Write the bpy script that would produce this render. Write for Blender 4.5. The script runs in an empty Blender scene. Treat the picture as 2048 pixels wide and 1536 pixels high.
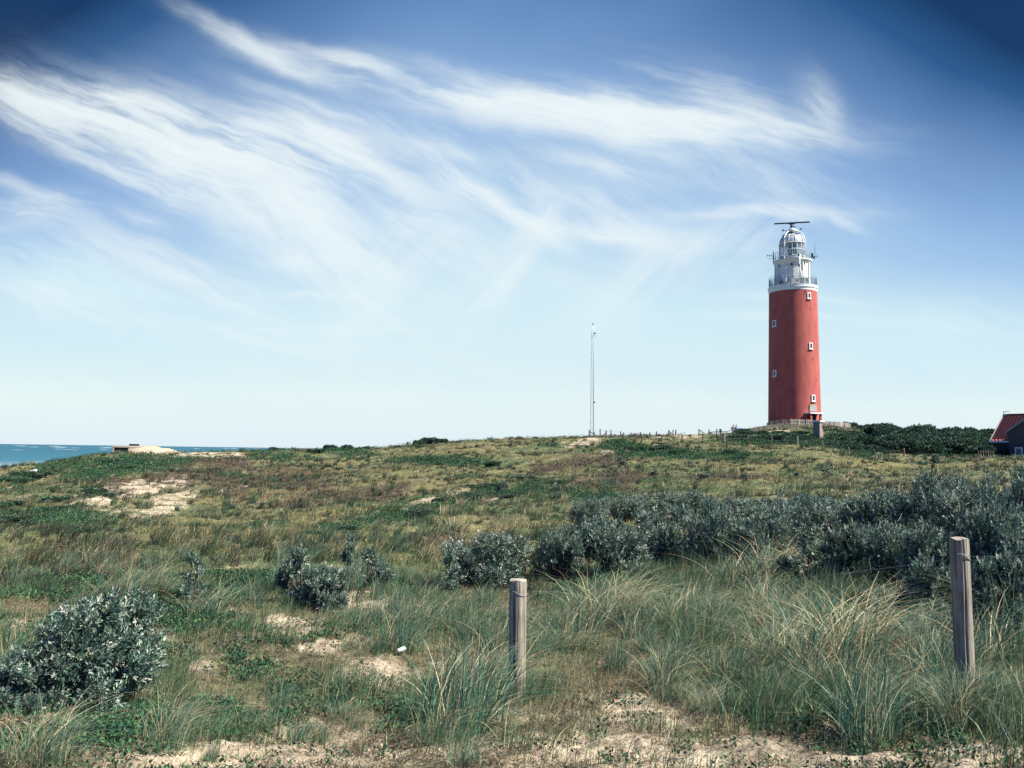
import bpy, math, random
import numpy as np
from mathutils import Vector, Matrix
rng = np.random.default_rng(7)
random.seed(7)
sc = bpy.context.scene
col = sc.collection
# ------------------------------------------------------------------ camera
F = 1657.0            # focal length in pixels of the 2048 wide photograph
EYE = 11.0            # eye height above the sea
PITCH = math.atan(134 / F)
ROLL = 0.0142
fwd = np.array([0, math.cos(PITCH), math.sin(PITCH)])
r0 = np.array([1.0, 0, 0]); u0 = np.array([0, -math.sin(PITCH), math.cos(PITCH)])
rgt = r0 * math.cos(ROLL) + u0 * math.sin(ROLL)
upv = u0 * math.cos(ROLL) - r0 * math.sin(ROLL)
cam = bpy.data.cameras.new('camera'); camo = bpy.data.objects.new('camera', cam); col.objects.link(camo)
cam.sensor_width = 36; cam.lens = 36 * F / 2048; cam.clip_start = 0.05; cam.clip_end = 80000
m = Matrix(((rgt[0], upv[0], -fwd[0], 0), (rgt[1], upv[1], -fwd[1], 0), (rgt[2], upv[2], -fwd[2], EYE), (0, 0, 0, 1)))
camo.matrix_world = m
sc.camera = camo
sc.view_settings.view_transform = 'Standard'; sc.view_settings.look = 'None'
sc.view_settings.exposure = 1.1; sc.view_settings.gamma = 1.0
sc.cycles.max_bounces = 5; sc.cycles.diffuse_bounces = 2; sc.cycles.transparent_max_bounces = 8

def slope(x, y):
    """horizontal unit direction and rise per metre of the line of sight through a photo pixel"""
    d = fwd + (x - 1024) / F * rgt - (y - 768) / F * upv
    h = math.hypot(d[0], d[1])
    return d[0] / h, d[1] / h, d[2] / h
def project(P):
    Q = np.asarray(P, float) - np.array([0, 0, EYE])
    w = np.maximum(Q @ fwd, 1e-3)
    return 1024 + F * (Q @ rgt) / w, 768 - F * (Q @ upv) / w

# ------------------------------------------------------------------ noise
def _h(ix, iy, s):
    n = (ix.astype(np.int64) * 374761393 + iy.astype(np.int64) * 668265263 + s * 974634777) & 0x7fffffff
    n = ((n ^ (n >> 13)) * 1274126177) & 0x7fffffff
    return ((n ^ (n >> 16)) & 0xffff) / 32767.5 - 1
def vn(x, y, s=0):
    x = np.asarray(x, float); y = np.asarray(y, float)
    ix = np.floor(x); iy = np.floor(y); fx = x - ix; fy = y - iy
    fx = fx * fx * (3 - 2 * fx); fy = fy * fy * (3 - 2 * fy)
    a = _h(ix, iy, s); b = _h(ix + 1, iy, s); c = _h(ix, iy + 1, s); d = _h(ix + 1, iy + 1, s)
    return (a * (1 - fx) + b * fx) * (1 - fy) + (c * (1 - fx) + d * fx) * fy
def fbm(x, y, s=0, o=4):
    t = 0; a = 0.5
    for k in range(o):
        t = t + a * vn(x * 2 ** k + 17.3 * k, y * 2 ** k - 9.1 * k, s + k); a *= 0.5
    return t
def sstep(a, b, x):
    t = np.clip((x - a) / (b - a), 0, 1); return t * t * (3 - 2 * t)

# ------------------------------------------------------------------ terrain height
PROF = {
 -500: [(4.4,1530),(6.5,1385),(9,1262),(13,1160),(20,1085),(35,1030),(60,990),(85,965)],
 0:    [(4.4,1530),(6.5,1390),(9,1265),(13,1165),(20,1090),(35,1030),(60,972),(85,938)],
 128:  [(4.4,1530),(6.5,1390),(9,1265),(13,1165),(20,1090),(35,1025),(60,966),(80,935),(92,917)],
 240:  [(4.4,1530),(6.5,1390),(9,1265),(13,1165),(20,1090),(35,1020),(60,962),(80,925),(95,906),(100,906)],
 400:  [(4.4,1530),(6.6,1390),(9,1260),(13,1160),(20,1095),(35,1025),(60,962),(80,925),(98,903)],
 512:  [(4.4,1530),(6.6,1390),(9,1260),(13,1160),(20,1095),(35,1027),(60,965),(80,926),(98,901)],
 768:  [(4.4,1530),(6.6,1395),(9,1262),(13,1165),(20,1100),(35,1030),(60,962),(80,926),(100,893)],
 900:  [(4.4,1530),(6.6,1400),(9,1265),(13,1165),(20,1100),(35,1028),(60,958),(80,920),(102,881)],
 1024: [(4.4,1530),(6.6,1402),(9,1265),(13,1165),(20,1100),(35,1022),(60,953),(80,912),(104,872)],
 1200: [(4.4,1530),(6.6,1400),(9,1260),(13,1160),(20,1095),(35,1012),(60,943),(80,900),(104,869)],
 1340: [(4.4,1530),(6.5,1390),(9,1250),(13,1150),(20,1085),(35,1000),(60,935),(85,892),(105,879),(125,870)],
 1450: [(4.4,1530),(6.4,1390),(9,1245),(13,1145),(20,1075),(35,995),(60,932),(85,892),(105,878),(125,865)],
 1530: [(4.4,1530),(6.3,1390),(9,1240),(13,1140),(20,1065),(35,990),(60,932),(85,893),(105,878),(125,860),(142,850),(160,850)],
 1590: [(4.4,1530),(6.2,1390),(9,1235),(13,1140),(20,1060),(35,990),(60,934),(85,895),(105,878),(125,856),(142,843),(160,843)],
 1660: [(4.4,1530),(6.1,1390),(9,1235),(13,1135),(20,1058),(35,990),(60,938),(85,902),(105,880),(125,862),(143,850),(160,850)],
 1730: [(4.4,1530),(6.0,1392),(9,1230),(13,1130),(20,1055),(35,990),(60,945),(85,916),(100,900),(125,874),(148,864),(160,864)],
 1830: [(4.3,1530),(5.8,1392),(9,1230),(13,1128),(20,1050),(35,988),(60,948),(85,922),(100,906),(125,884),(150,874),(160,874)],
 1960: [(4.3,1535),(5.5,1395),(9,1228),(13,1122),(20,1045),(35,985),(60,945),(80,921),(100,912),(125,893),(150,880),(165,880)],
 2100: [(4.2,1535),(5.4,1400),(9,1225),(13,1120),(20,1040),(35,985),(60,942),(80,918),(100,916),(125,900),(150,884),(165,884)],
 2600: [(4.2,1535),(5.4,1400),(9,1225),(13,1120),(20,1040),(35,985),(60,945),(80,925),(100,920),(150,890)],
}
xs = sorted(PROF)
LG0, LG1, NL = math.log(0.4), math.log(2500), 420
lg = np.linspace(LG0, LG1, NL)
rows = []
for x in xs:
    ds = [0.4, 1.2, 2.6]; zs = [-1.6, -1.6, -1.66]
    for d, y in PROF[x]:
        ds.append(d); zs.append(d * slope(x, y)[2])
    dl, zl = ds[-1], zs[-1]
    if x <= 300:
        ext = [(dl + 12, zl - 1.2), (dl + 40, -7.5), (dl + 80, -10.2), (dl + 130, -12.5), (2500, -16)]
    elif x <= 1250:
        ext = [(dl + 12, zl - 0.5), (dl + 60, zl - 4), (dl + 130, -9), (dl + 230, -12.5), (2500, -16)]
    else:
        ext = [(dl + 15, zl - 0.6), (dl + 60, zl - 4), (dl + 160, -7), (2500, -8)]
    for d, z in ext: ds.append(d); zs.append(z)
    rows.append(np.interp(lg, np.log(ds), zs))
NX = 320
xg = np.linspace(-500, 2600, NX)
R = np.array(rows)
TAB = np.array([np.interp(xg, xs, R[:, j]) for j in range(NL)]).T      # (NX, NL)
def blur(A, ax, s):
    k = np.exp(-0.5 * (np.arange(-3 * s, 3 * s + 1) / s) ** 2); k /= k.sum()
    pad = [(0, 0), (0, 0)]; pad[ax] = (3 * s, 3 * s)
    B = np.pad(A, pad, mode='edge'); return np.apply_along_axis(lambda v: np.convolve(v, k, 'valid'), ax, B)
TAB = blur(blur(TAB, 1, 3), 0, 5)
def Zb(x, y):
    x = np.asarray(x, float); y = np.asarray(y, float)
    r = np.maximum(np.hypot(x, y), 0.41)
    az = np.arctan2(x, y); az = np.clip(az, -1.2, 1.2)
    X = np.clip(1024 + F * np.tan(az), -499, 2599)
    fi = (X + 500) / 3100 * (NX - 1); fj = (np.log(np.minimum(r, 2490)) - LG0) / (LG1 - LG0) * (NL - 1)
    i = np.clip(fi.astype(int), 0, NX - 2); j = np.clip(fj.astype(int), 0, NL - 2)
    a = fi - i; b = fj - j
    z = (TAB[i, j] * (1 - a) + TAB[i + 1, j] * a) * (1 - b) + (TAB[i, j + 1] * (1 - a) + TAB[i + 1, j + 1] * a) * b
    return z + EYE
def Z(x, y):
    x = np.asarray(x, float); y = np.asarray(y, float)
    r = np.hypot(x, y)
    z = Zb(x, y)
    near = 1 - sstep(12, 30, r)
    z = z + near * (0.10 * fbm(x * 1.1, y * 1.1, 3) + 0.05 * fbm(x * 5, y * 5, 9, 3))
    mid = sstep(10, 30, r) * (1 - sstep(300, 600, r))
    z = z + mid * (0.45 * fbm(x * 0.16, y * 0.16, 21, 3) + 0.22 * fbm(x * 0.7, y * 0.7, 31, 3) + 0.13 * np.abs(fbm(x * 2.3, y * 2.3, 37, 3)))
    return z
def ground(px, py, dmax=170, dflt=None):
    """where the line of sight through a photo pixel meets the dunes"""
    a, b, s = slope(px, py)
    d = np.geomspace(3.4, dmax, 1500)
    g = Z(a * d, b * d) - (EYE + s * d)
    k = np.argmax(g > 0)
    if g[k] <= 0:
        dd = dflt if dflt else d[np.argmax(g - 0.002 * d)]
    else: dd = d[k]
    return np.array([a * dd, b * dd, float(Z(a * dd, b * dd))]), dd
def at(px, d):
    a, b, s = slope(px, 890); return np.array([a * d, b * d, float(Z(a * d, b * d))])

# ------------------------------------------------------------------ materials
def newmat(name):
    mt = bpy.data.materials.new(name); mt.use_nodes = True
    nt = mt.node_tree; b = nt.nodes['Principled BSDF']; return mt, nt, b
def N(nt, t, **kw):
    n = nt.nodes.new(t)
    for k, v in kw.items(): setattr(n, k, v)
    return n
def plain(name, c, rough=0.6, var=0.12, scale=3.0, metal=0, bump=0.0, bscale=40, spec=0.3, streak=None):
    mt, nt, b = newmat(name)
    tc = N(nt, 'ShaderNodeTexCoord'); mp = N(nt, 'ShaderNodeMapping')
    nt.links.new(tc.outputs['Object'], mp.inputs[0])
    if streak: mp.inputs['Scale'].default_value = streak
    no = N(nt, 'ShaderNodeTexNoise'); no.inputs['Scale'].default_value = scale; no.inputs['Detail'].default_value = 6
    nt.links.new(mp.outputs[0], no.inputs['Vector'])
    mx = N(nt, 'ShaderNodeMix', data_type='RGBA')
    mx.inputs['A'].default_value = (*[max(0, v * (1 - 2.2 * var)) for v in c], 1)
    mx.inputs['B'].default_value = (*[min(1, v * (1 + 2.2 * var)) for v in c], 1)
    nt.links.new(no.outputs[0], mx.inputs['Factor']); nt.links.new(mx.outputs['Result'], b.inputs['Base Color'])
    b.inputs['Roughness'].default_value = rough; b.inputs['Metallic'].default_value = metal
    b.inputs['Specular IOR Level'].default_value = spec
    if bump:
        n2 = N(nt, 'ShaderNodeTexNoise'); n2.inputs['Scale'].default_value = bscale; n2.inputs['Detail'].default_value = 5
        nt.links.new(mp.outputs[0], n2.inputs['Vector'])
        bp = N(nt, 'ShaderNodeBump'); bp.inputs['Strength'].default_value = bump; bp.inputs['Distance'].default_value = 0.05
        nt.links.new(n2.outputs[0], bp.inputs['Height']); nt.links.new(bp.outputs[0], b.inputs['Normal'])
    return mt
def leafmat(name, transl=0.25, rough=0.55, spec=0.4):
    mt, nt, b = newmat(name)
    at_ = N(nt, 'ShaderNodeAttribute', attribute_name='Col')
    nt.links.new(at_.outputs['Color'], b.inputs['Base Color'])
    b.inputs['Roughness'].default_value = rough; b.inputs['Specular IOR Level'].default_value = spec
    tr = N(nt, 'ShaderNodeBsdfTranslucent'); nt.links.new(at_.outputs['Color'], tr.inputs['Color'])
    mx = N(nt, 'ShaderNodeMixShader'); mx.inputs[0].default_value = transl
    nt.links.new(b.outputs[0], mx.inputs[1]); nt.links.new(tr.outputs[0], mx.inputs[2])
    nt.links.new(mx.outputs[0], nt.nodes['Material Output'].inputs['Surface'])
    return mt
M = {}
M['grass'] = leafmat('grass_blades', 0.3, 0.5)
M['leaf'] = leafmat('shrub_leaves', 0.18, 0.42, 0.5)
M['low'] = leafmat('low_foliage', 0.15, 0.9, 0.08)
M['bark'] = plain('shrub_bark', (0.10, 0.085, 0.08), 0.9, 0.2, 20)

# ------------------------------------------------------------------ object helpers
def tag(o, label=None, cat=None, group=None, kind=None):
    if label: o['label'] = label
    if cat: o['category'] = cat
    if group: o['group'] = group
    if kind: o['kind'] = kind
    return o
def empty(name, loc, rz=0.0, **kw):
    o = bpy.data.objects.new(name, None); col.objects.link(o); o.location = loc; o.rotation_euler = (0, 0, rz)
    o.empty_display_size = 0.2
    return tag(o, **kw)
def npmesh(name, V, Fq, C=None, smooth=False):
    me = bpy.data.meshes.new(name)
    V = np.ascontiguousarray(V, dtype=np.float32); Fq = np.ascontiguousarray(Fq, dtype=np.int32)
    n, k = Fq.shape
    me.vertices.add(len(V)); me.vertices.foreach_set('co', V.ravel())
    me.loops.add(n * k); me.loops.foreach_set('vertex_index', Fq.ravel())
    me.polygons.add(n); me.polygons.foreach_set('loop_start', np.arange(0, n * k, k, dtype=np.int32))
    if smooth: me.polygons.foreach_set('use_smooth', np.ones(n, dtype=bool))
    if C is not None:
        a = me.attributes.new('Col', 'FLOAT_COLOR', 'POINT')
        a.data.foreach_set('color', np.concatenate([C, np.ones((len(C), 1))], 1).astype(np.float32).ravel())
    me.update(calc_edges=True); me.validate()
    return me
def link(name, me, mat, parent=None, loc=None):
    o = bpy.data.objects.new(name, me); col.objects.link(o)
    if mat and not me.materials: me.materials.append(mat)
    if parent: o.parent = parent
    if loc is not None: o.location = loc
    return o
class MB:
    """collects solids; build() links them as one mesh"""
    def __init__(s): s.v = []; s.f = []; s.sm = []
    def add(s, V, Fs, smooth=False):
        b = len(s.v); s.v += [tuple(map(float, p)) for p in V]
        s.f += [tuple(b + i for i in f) for f in Fs]; s.sm += [smooth] * len(Fs); return s
    def box(s, c, size, rz=0.0, taper=1.0):
        hx, hy, hz = [q / 2 for q in size]; V = []
        for sz in (-1, 1):
            t = taper if sz > 0 else 1
            for sx, sy in ((-1, -1), (1, -1), (1, 1), (-1, 1)):
                x, y = sx * hx * t, sy * hy * t
                V.append((c[0] + x * math.cos(rz) - y * math.sin(rz), c[1] + x * math.sin(rz) + y * math.cos(rz), c[2] + sz * hz))
        return s.add(V, [(3, 2, 1, 0), (4, 5, 6, 7), (0, 1, 5, 4), (1, 2, 6, 5), (2, 3, 7, 6), (3, 0, 4, 7)])
    def lathe(s, prof, n=48, c=(0, 0), cap=True, smooth=True, a0=0.0, a1=2 * math.pi):
        full = abs(a1 - a0 - 2 * math.pi) < 1e-6; na = n if full else n + 1
        for (ra, za), (rb, zb) in zip(prof[:-1], prof[1:]):
            V = []
            for r, z in ((ra, za), (rb, zb)):
                for k in range(na):
                    t = a0 + (a1 - a0) * k / n; V.append((c[0] + r * math.sin(t), c[1] - r * math.cos(t), z))
            Fs = [(k, (k + 1) % na, na + (k + 1) % na, na + k) for k in range(n)]
            s.add(V, Fs, smooth)
        if cap and full:
            for (r, z), fl in ((prof[0], True), (prof[-1], False)):
                if r > 1e-4:
                    V = [(c[0] + r * math.sin(2 * math.pi * k / n), c[1] - r * math.cos(2 * math.pi * k / n), z) for k in range(n)]
                    s.add(V, [tuple(range(n))[::-1] if fl else tuple(range(n))])
        return s
    def tube(s, pts, r, n=6, r2=None, cap=True):
        pts = [Vector(p) for p in pts]; V = []
        L = len(pts)
        for i, p in enumerate(pts):
            t = (pts[min(i + 1, L - 1)] - pts[max(i - 1, 0)]).normalized()
            a = Vector((0, 0, 1)) if abs(t.z) < 0.9 else Vector((1, 0, 0))
            u = t.cross(a).normalized(); w = t.cross(u)
            rr = r + ((r2 if r2 is not None else r) - r) * i / max(1, L - 1)
            for k in range(n):
                q = 2 * math.pi * k / n; V.append(p + u * (rr * math.cos(q)) + w * (rr * math.sin(q)))
        Fs = [(i * n + k, i * n + (k + 1) % n, (i + 1) * n + (k + 1) % n, (i + 1) * n + k) for i in range(L - 1) for k in range(n)]
        if cap: Fs += [tuple(range(n))[::-1], tuple((L - 1) * n + k for k in range(n))]
        return s.add(V, Fs, n > 4)
    def ring(s, R_, z, r, n=48, m_=6, a0=0, a1=2 * math.pi):
        pts = [(R_ * math.sin(a0 + (a1 - a0) * k / n), -R_ * math.cos(a0 + (a1 - a0) * k / n), z) for k in range(n + 1)]
        return s.tube(pts, r, m_, cap=False)
    def poly(s, P, th, n):
        """a polygon thickened along the vector n"""
        P = [Vector(p) for p in P]; n = Vector(n).normalized() * th; k = len(P)
        return s.add(P + [p + n for p in P], [tuple(range(k))[::-1], tuple(range(k, 2 * k))] + [(i, (i + 1) % k, k + (i + 1) % k, k + i) for i in range(k)])
    def build(s, name, mat, parent=None):
        me = bpy.data.meshes.new(name); me.from_pydata(s.v, [], s.f)
        me.polygons.foreach_set('use_smooth', s.sm); me.update()
        return link(name, me, mat, parent)

# ------------------------------------------------------------------ vegetation builders (numpy)
def blades(P, h, w, lean, leanaz, seg, C, curl=None, face=None):
    """strips of seg quads; lean = sideways reach as share of h; leanaz = direction of lean"""
    n = len(P); t = np.linspace(0, 1, seg + 1)[None, :]
    h = h[:, None]; lean = lean[:, None]
    c = np.full((n, 1), 2.0) if curl is None else curl[:, None]
    side = lean * h * t ** c
    up = h * (t - 0.32 * np.minimum(lean, 1.6) * t ** (c + 1))
    dx = np.sin(leanaz)[:, None]; dy = np.cos(leanaz)[:, None]
    cx = P[:, 0:1] + side * dx; cy = P[:, 1:2] + side * dy; cz = P[:, 2:3] + up
    fa = rng.uniform(0, math.pi, n) if face is None else face
    ww = (w[:, None] * 0.5) * (1 - 0.85 * t ** 1.8)
    wx = np.cos(fa)[:, None] * ww; wy = np.sin(fa)[:, None] * ww
    V = np.stack([np.stack([cx - wx, cy - wy, cz], -1), np.stack([cx + wx, cy + wy, cz], -1)], 2).reshape(-1, 3)
    b = (np.arange(n) * 2 * (seg + 1))[:, None]; k = np.arange(seg)[None, :] * 2
    Fq = np.stack([b + k, b + k + 1, b + k + 3, b + k + 2], -1).reshape(-1, 4)
    CC = np.repeat(C, 2 * (seg + 1), 0)
    return V, Fq, CC
def leaves(P, D, L, W, C, roll=None):
    """folded lance shaped leaves, two quads each"""
    n = len(P); D = D / np.linalg.norm(D, axis=1, keepdims=True)
    A = rng.normal(size=(n, 3)); S = np.cross(D, A); S /= np.linalg.norm(S, axis=1, keepdims=True)
    U = np.cross(S, D); L = L[:, None]; W = W[:, None]
    tip = P + D * L; q1 = P + D * L * 0.35 + S * W * 0.5 + U * W * 0.18; q2 = P + D * L * 0.35 - S * W * 0.5 + U * W * 0.18
    q3 = P + D * L * 0.72 + S * W * 0.4 + U * W * 0.15; q4 = P + D * L * 0.72 - S * W * 0.4 + U * W * 0.15
    V = np.stack([P, q1, q3, tip, q4, q2], 1).reshape(-1, 3)
    b = (np.arange(n) * 6)[:, None]
    Fq = np.concatenate([b + np.array([[0, 1, 2, 3]]), b + np.array([[0, 3, 4, 5]])], 0)
    return V, Fq, np.repeat(C, 6, 0)
def quads(P, D, L, W, C):
    """small single leaf faces for far plants"""
    n = len(P); D = D / np.linalg.norm(D, axis=1, keepdims=True)
    A = rng.normal(size=(n, 3)); S = np.cross(D, A); S /= np.linalg.norm(S, axis=1, keepdims=True)
    L = L[:, None]; W = W[:, None]
    V = np.stack([P, P + D * L * 0.5 + S * W * 0.5, P + D * L, P + D * L * 0.5 - S * W * 0.5], 1).reshape(-1, 3)
    Fq = (np.arange(n) * 4)[:, None] + np.arange(4)[None, :]
    return V, Fq, np.repeat(C, 4, 0)
def join(parts):
    V = []; Fq = []; C = []; b = 0
    for v, f, c in parts:
        V.append(v); Fq.append(f + b); C.append(c); b += len(v)
    return np.concatenate(V), np.concatenate(Fq), np.concatenate(C)
def pick(pal, n, var=0.18, wts=None):
    pal = np.array(pal, float)
    i = rng.choice(len(pal), n, p=wts)
    c = pal[i] * (1 + rng.normal(0, var, (n, 1))) * (1 + rng.normal(0, 0.05, (n, 3)))
    return np.clip(c, 0.004, 0.9)

# ------------------------------------------------------------------ light and sky
SUN_AZ, SUN_EL = math.radians(107), math.radians(49)
sl = bpy.data.lights.new('sun', 'SUN'); sl.energy = 5.0; sl.angle = math.radians(0.53); sl.color = (1.0, 0.93, 0.80)
so = bpy.data.objects.new('sun', sl); col.objects.link(so)
sd = Vector((math.sin(SUN_AZ) * math.cos(SUN_EL), math.cos(SUN_AZ) * math.cos(SUN_EL), math.sin(SUN_EL)))
so.rotation_euler = sd.to_track_quat('Z', 'Y').to_euler(); so.location = (40, -20, 60)

w = bpy.data.worlds.new('World'); sc.world = w; w.use_nodes = True
nt = w.node_tree; nt.nodes.clear()
out = N(nt, 'ShaderNodeOutputWorld'); bg = N(nt, 'ShaderNodeBackground'); nt.links.new(bg.outputs[0], out.inputs[0])
BG = 0.05
bg.inputs['Strength'].default_value = BG
sky = N(nt, 'ShaderNodeTexSky', sky_type='NISHITA'); sky.sun_disc = False
sky.sun_elevation = SUN_EL; sky.sun_rotation = SUN_AZ; sky.altitude = 0; sky.air_density = 1.0; sky.dust_density = 0.3; sky.ozone_density = 4.0
def val(x):
    return x
def mth(op, *a, clamp=False):
    n = N(nt, 'ShaderNodeMath', operation=op); n.use_clamp = clamp
    for i, x in enumerate(a):
        if isinstance(x, (int, float)): n.inputs[i].default_value = x
        else: nt.links.new(x, n.inputs[i])
    return n.outputs[0]
def ramp01(x, a, b):
    n = N(nt, 'ShaderNodeMapRange', interpolation_type='SMOOTHSTEP')
    n.inputs['From Min'].default_value = a; n.inputs['From Max'].default_value = b
    nt.links.new(x, n.inputs['Value']); return n.outputs[0]
def mixc(f, a, b, mode='MIX'):
    n = N(nt, 'ShaderNodeMix', data_type='RGBA', blend_type=mode)
    for s_, x in (('Factor', f), ('A', a), ('B', b)):
        if isinstance(x, (int, float)): n.inputs[s_].default_value = x
        elif isinstance(x, tuple): n.inputs[s_].default_value = (*x, 1)
        else: nt.links.new(x, n.inputs[s_])
    return n.outputs['Result']
tc = N(nt, 'ShaderNodeTexCoord'); sp = N(nt, 'ShaderNodeSeparateXYZ'); nt.links.new(tc.outputs['Generated'], sp.inputs[0])
X, Y, Zd = sp.outputs
ys = mth('MAXIMUM', Y, 0.02)
U = mth('DIVIDE', X, ys); Vv = mth('DIVIDE', Zd, ys)              # direction, as tangents about north
front = ramp01(Y, 0.46, 0.74)  # holds the bright sky to the view ahead, so shade stays deeper
cmb = N(nt, 'ShaderNodeCombineXYZ'); nt.links.new(U, cmb.inputs[0]); nt.links.new(Vv, cmb.inputs[1]); P2 = cmb.outputs[0]
def noise(vec, scale, detail=6, rough=0.55, dist=0.0, off=(0, 0, 0), sc3=(1, 1, 1), rot=0.0):
    if rot:
        vr = N(nt, 'ShaderNodeVectorRotate', rotation_type='Z_AXIS'); vr.inputs['Angle'].default_value = rot; nt.links.new(vec, vr.inputs['Vector']); vec = vr.outputs[0]
    mp = N(nt, 'ShaderNodeMapping'); mp.inputs['Location'].default_value = off
    mp.inputs['Scale'].default_value = sc3; nt.links.new(vec, mp.inputs[0])
    n = N(nt, 'ShaderNodeTexNoise'); n.inputs['Scale'].default_value = scale; n.inputs['Detail'].default_value = detail
    n.inputs['Roughness'].default_value = rough; n.inputs['Distortion'].default_value = dist
    nt.links.new(mp.outputs[0], n.inputs['Vector']); return n
def vadd(a, b, s=None):
    n = N(nt, 'ShaderNodeVectorMath', operation='MULTIPLY_ADD')
    nt.links.new(b, n.inputs[0]); n.inputs[1].default_value = s; nt.links.new(a, n.inputs[2]); return n.outputs[0]
def centred(nz):
    n = N(nt, 'ShaderNodeVectorMath', operation='SUBTRACT'); nt.links.new(nz.outputs['Color'], n.inputs[0]); n.inputs[1].default_value = (.5, .5, .5)
    return n.outputs[0]
W1 = vadd(P2, centred(noise(P2, 4.2, 3)), (0.075, 0.055, 0)); W2 = vadd(W1, centred(noise(P2, 24, 5)), (0.022, 0.010, 0))
def stroke(px, py, L, Wd, ang, amp, vec=None, wk=1.3):
    """one cirrus streak: centre and half sizes given as photo pixels, turned into sky directions"""
    a, b, s = slope(px, py); u = a / b; v = s / b
    s1 = N(nt, 'ShaderNodeVectorMath', operation='SUBTRACT'); nt.links.new(vec or W2, s1.inputs[0]); s1.inputs[1].default_value = (u, v, 0)
    mp = N(nt, 'ShaderNodeVectorRotate', rotation_type='Z_AXIS'); mp.inputs['Angle'].default_value = math.radians(ang); nt.links.new(s1.outputs[0], mp.inputs['Vector'])
    s2 = N(nt, 'ShaderNodeVectorMath', operation='MULTIPLY'); nt.links.new(mp.outputs[0], s2.inputs[0]); s2.inputs[1].default_value = (F / L, F / (Wd * wk), 0)
    d2 = N(nt, 'ShaderNodeVectorMath', operation='DOT_PRODUCT'); nt.links.new(s2.outputs[0], d2.inputs[0]); nt.links.new(s2.outputs[0], d2.inputs[1])
    return mth('MULTIPLY', mth('EXPONENT', mth('MULTIPLY', d2.outputs['Value'], -1.1)), amp)
def total(lst):
    t = lst[0]
    for q in lst[1:]: t = mth('ADD', t, q)
    return t
def fibres(ang, seed, lo=.39, hi=.62):
    """silky threads running along one direction, gently bent"""
    a = noise(W1, 1.0, 6, .62, 0.0, off=(seed, seed * 2.3, 0), sc3=(2.6, 13, 1), rot=math.radians(ang))
    b = noise(W2, 1.0, 5, .60, 0.0, off=(seed * 3.1, seed, 0), sc3=(7, 60, 1), rot=math.radians(ang + 3))
    c = noise(W1, 5.0, 5, .6, 0.3, off=(seed, 1, 0))
    t = mth('ADD', mth('ADD', mth('MULTIPLY', a.outputs[0], .48), mth('MULTIPLY', b.outputs[0], .30)), mth('MULTIPLY', c.outputs[0], .22))
    return ramp01(t, lo, hi)
GROUPS = [
 (9, 3.3, [(640, 105, 150, 18, 12, .6), (800, 165, 230, 24, 12, 1.2), (1040, 205, 230, 28, 6, 1.3), (1250, 232, 200, 38, 6, 1.6), (1500, 255, 210, 26, 3, 1.3), (1400, 185, 170, 45, 10, .5),
           (60, 425, 110, 26, -4, 1.0), (1190, 330, 110, 16, 14, .6), (1520, 430, 190, 12, -2, .9), (1690, 447, 40, 9, 20, .5), (1300, 478, 190, 20, 5, .75), (1180, 468, 90, 10, 12, .45),
           (590, 527, 60, 14, 6, .7), (640, 594, 60, 5, 2, .5), (1140, 568, 60, 13, 10, .4), (1590, 600, 110, 9, 2, .4), (880, 300, 110, 14, 10, .5), (1640, 640, 260, 8, 1, .3), (600, 655, 220, 9, 2, .35)]),
 (20, 7.7, [(130, 215, 190, 38, 12, 1.3), (290, 275, 240, 54, 20, 1.8), (450, 315, 240, 58, 18, 1.7), (620, 275, 160, 40, 10, .7), (730, 350, 190, 40, 26, .75), (520, 95, 170, 17, 24, .95), (30, 375, 60, 10, 20, .5), (285, 440, 50, 10, 20, .5),
            (200, 330, 260, 22, 28, .55), (420, 400, 220, 20, 14, .55), (700, 300, 200, 16, 30, .6), (350, 225, 260, 14, 14, .7), (620, 205, 120, 10, 18, .5), (1000, 175, 200, 12, 16, .5), (760, 140, 140, 10, 22, .6), (330, 540, 260, 30, 20, .45), (180, 620, 260, 30, 14, .5), (430, 560, 260, 26, 22, .45), (560, 680, 240, 14, 8, .4)]),
 (36, 12.1, [(980, 405, 140, 22, 30, .75), (1060, 440, 110, 14, 40, .5), (470, 380, 220, 60, 34, .4), (640, 430, 220, 50, 40, .35), (1640, 195, 60, 30, 52, .6), (860, 470, 180, 60, 38, .5), (1560, 385, 60, 20, 10, .3), (700, 500, 200, 80, 42, .45), (560, 470, 240, 40, 36, .5), (920, 360, 200, 20, 34, .6), (1000, 330, 260, 30, 22, .35), (1240, 430, 160, 60, 30, .4), (1450, 330, 200, 50, 24, .35)]),
 (-48, 17.9, [(1050, 500, 110, 26, -62, .5), (1000, 560, 100, 18, -40, .4), (1480, 520, 110, 34, -52, .42), (1400, 500, 120, 22, -20, .35), (780, 560, 150, 60, -60, .4), (1100, 420, 60, 20, 60, .5), (920, 600, 160, 40, -50, .35), (1300, 560, 200, 50, -35, .4)])]
tot = None
for ang_, sd__, lst in GROUPS:
    g_ = mth('MULTIPLY', total([stroke(*a) for a in lst]), mth('ADD', mth('MULTIPLY', fibres(ang_, sd__), 1.12), .10))
    tot = g_ if tot is None else mth('ADD', tot, g_)
cl = mth('MULTIPLY', mth('SUBTRACT', 1.0, mth('EXPONENT', mth('MULTIPLY', tot, -1.35))), .98)
ve = total([stroke(*a, W1, 1.15) for a in [
    (560, 450, 420, 110, 20, .55), (1150, 330, 520, 90, 8, .2), (250, 610, 460, 100, 12, .85), (1250, 560, 420, 110, 0, .45),
    (1000, 230, 700, 70, 8, .18), (1900, 700, 360, 90, -8, 1.1), (1500, 330, 300, 90, 5, .3), (200, 590, 300, 60, 16, .5), (1020, 470, 220, 120, 40, .4), (700, 720, 700, 70, 2, .6), (1560, 700, 400, 60, 0, .5)]])
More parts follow.
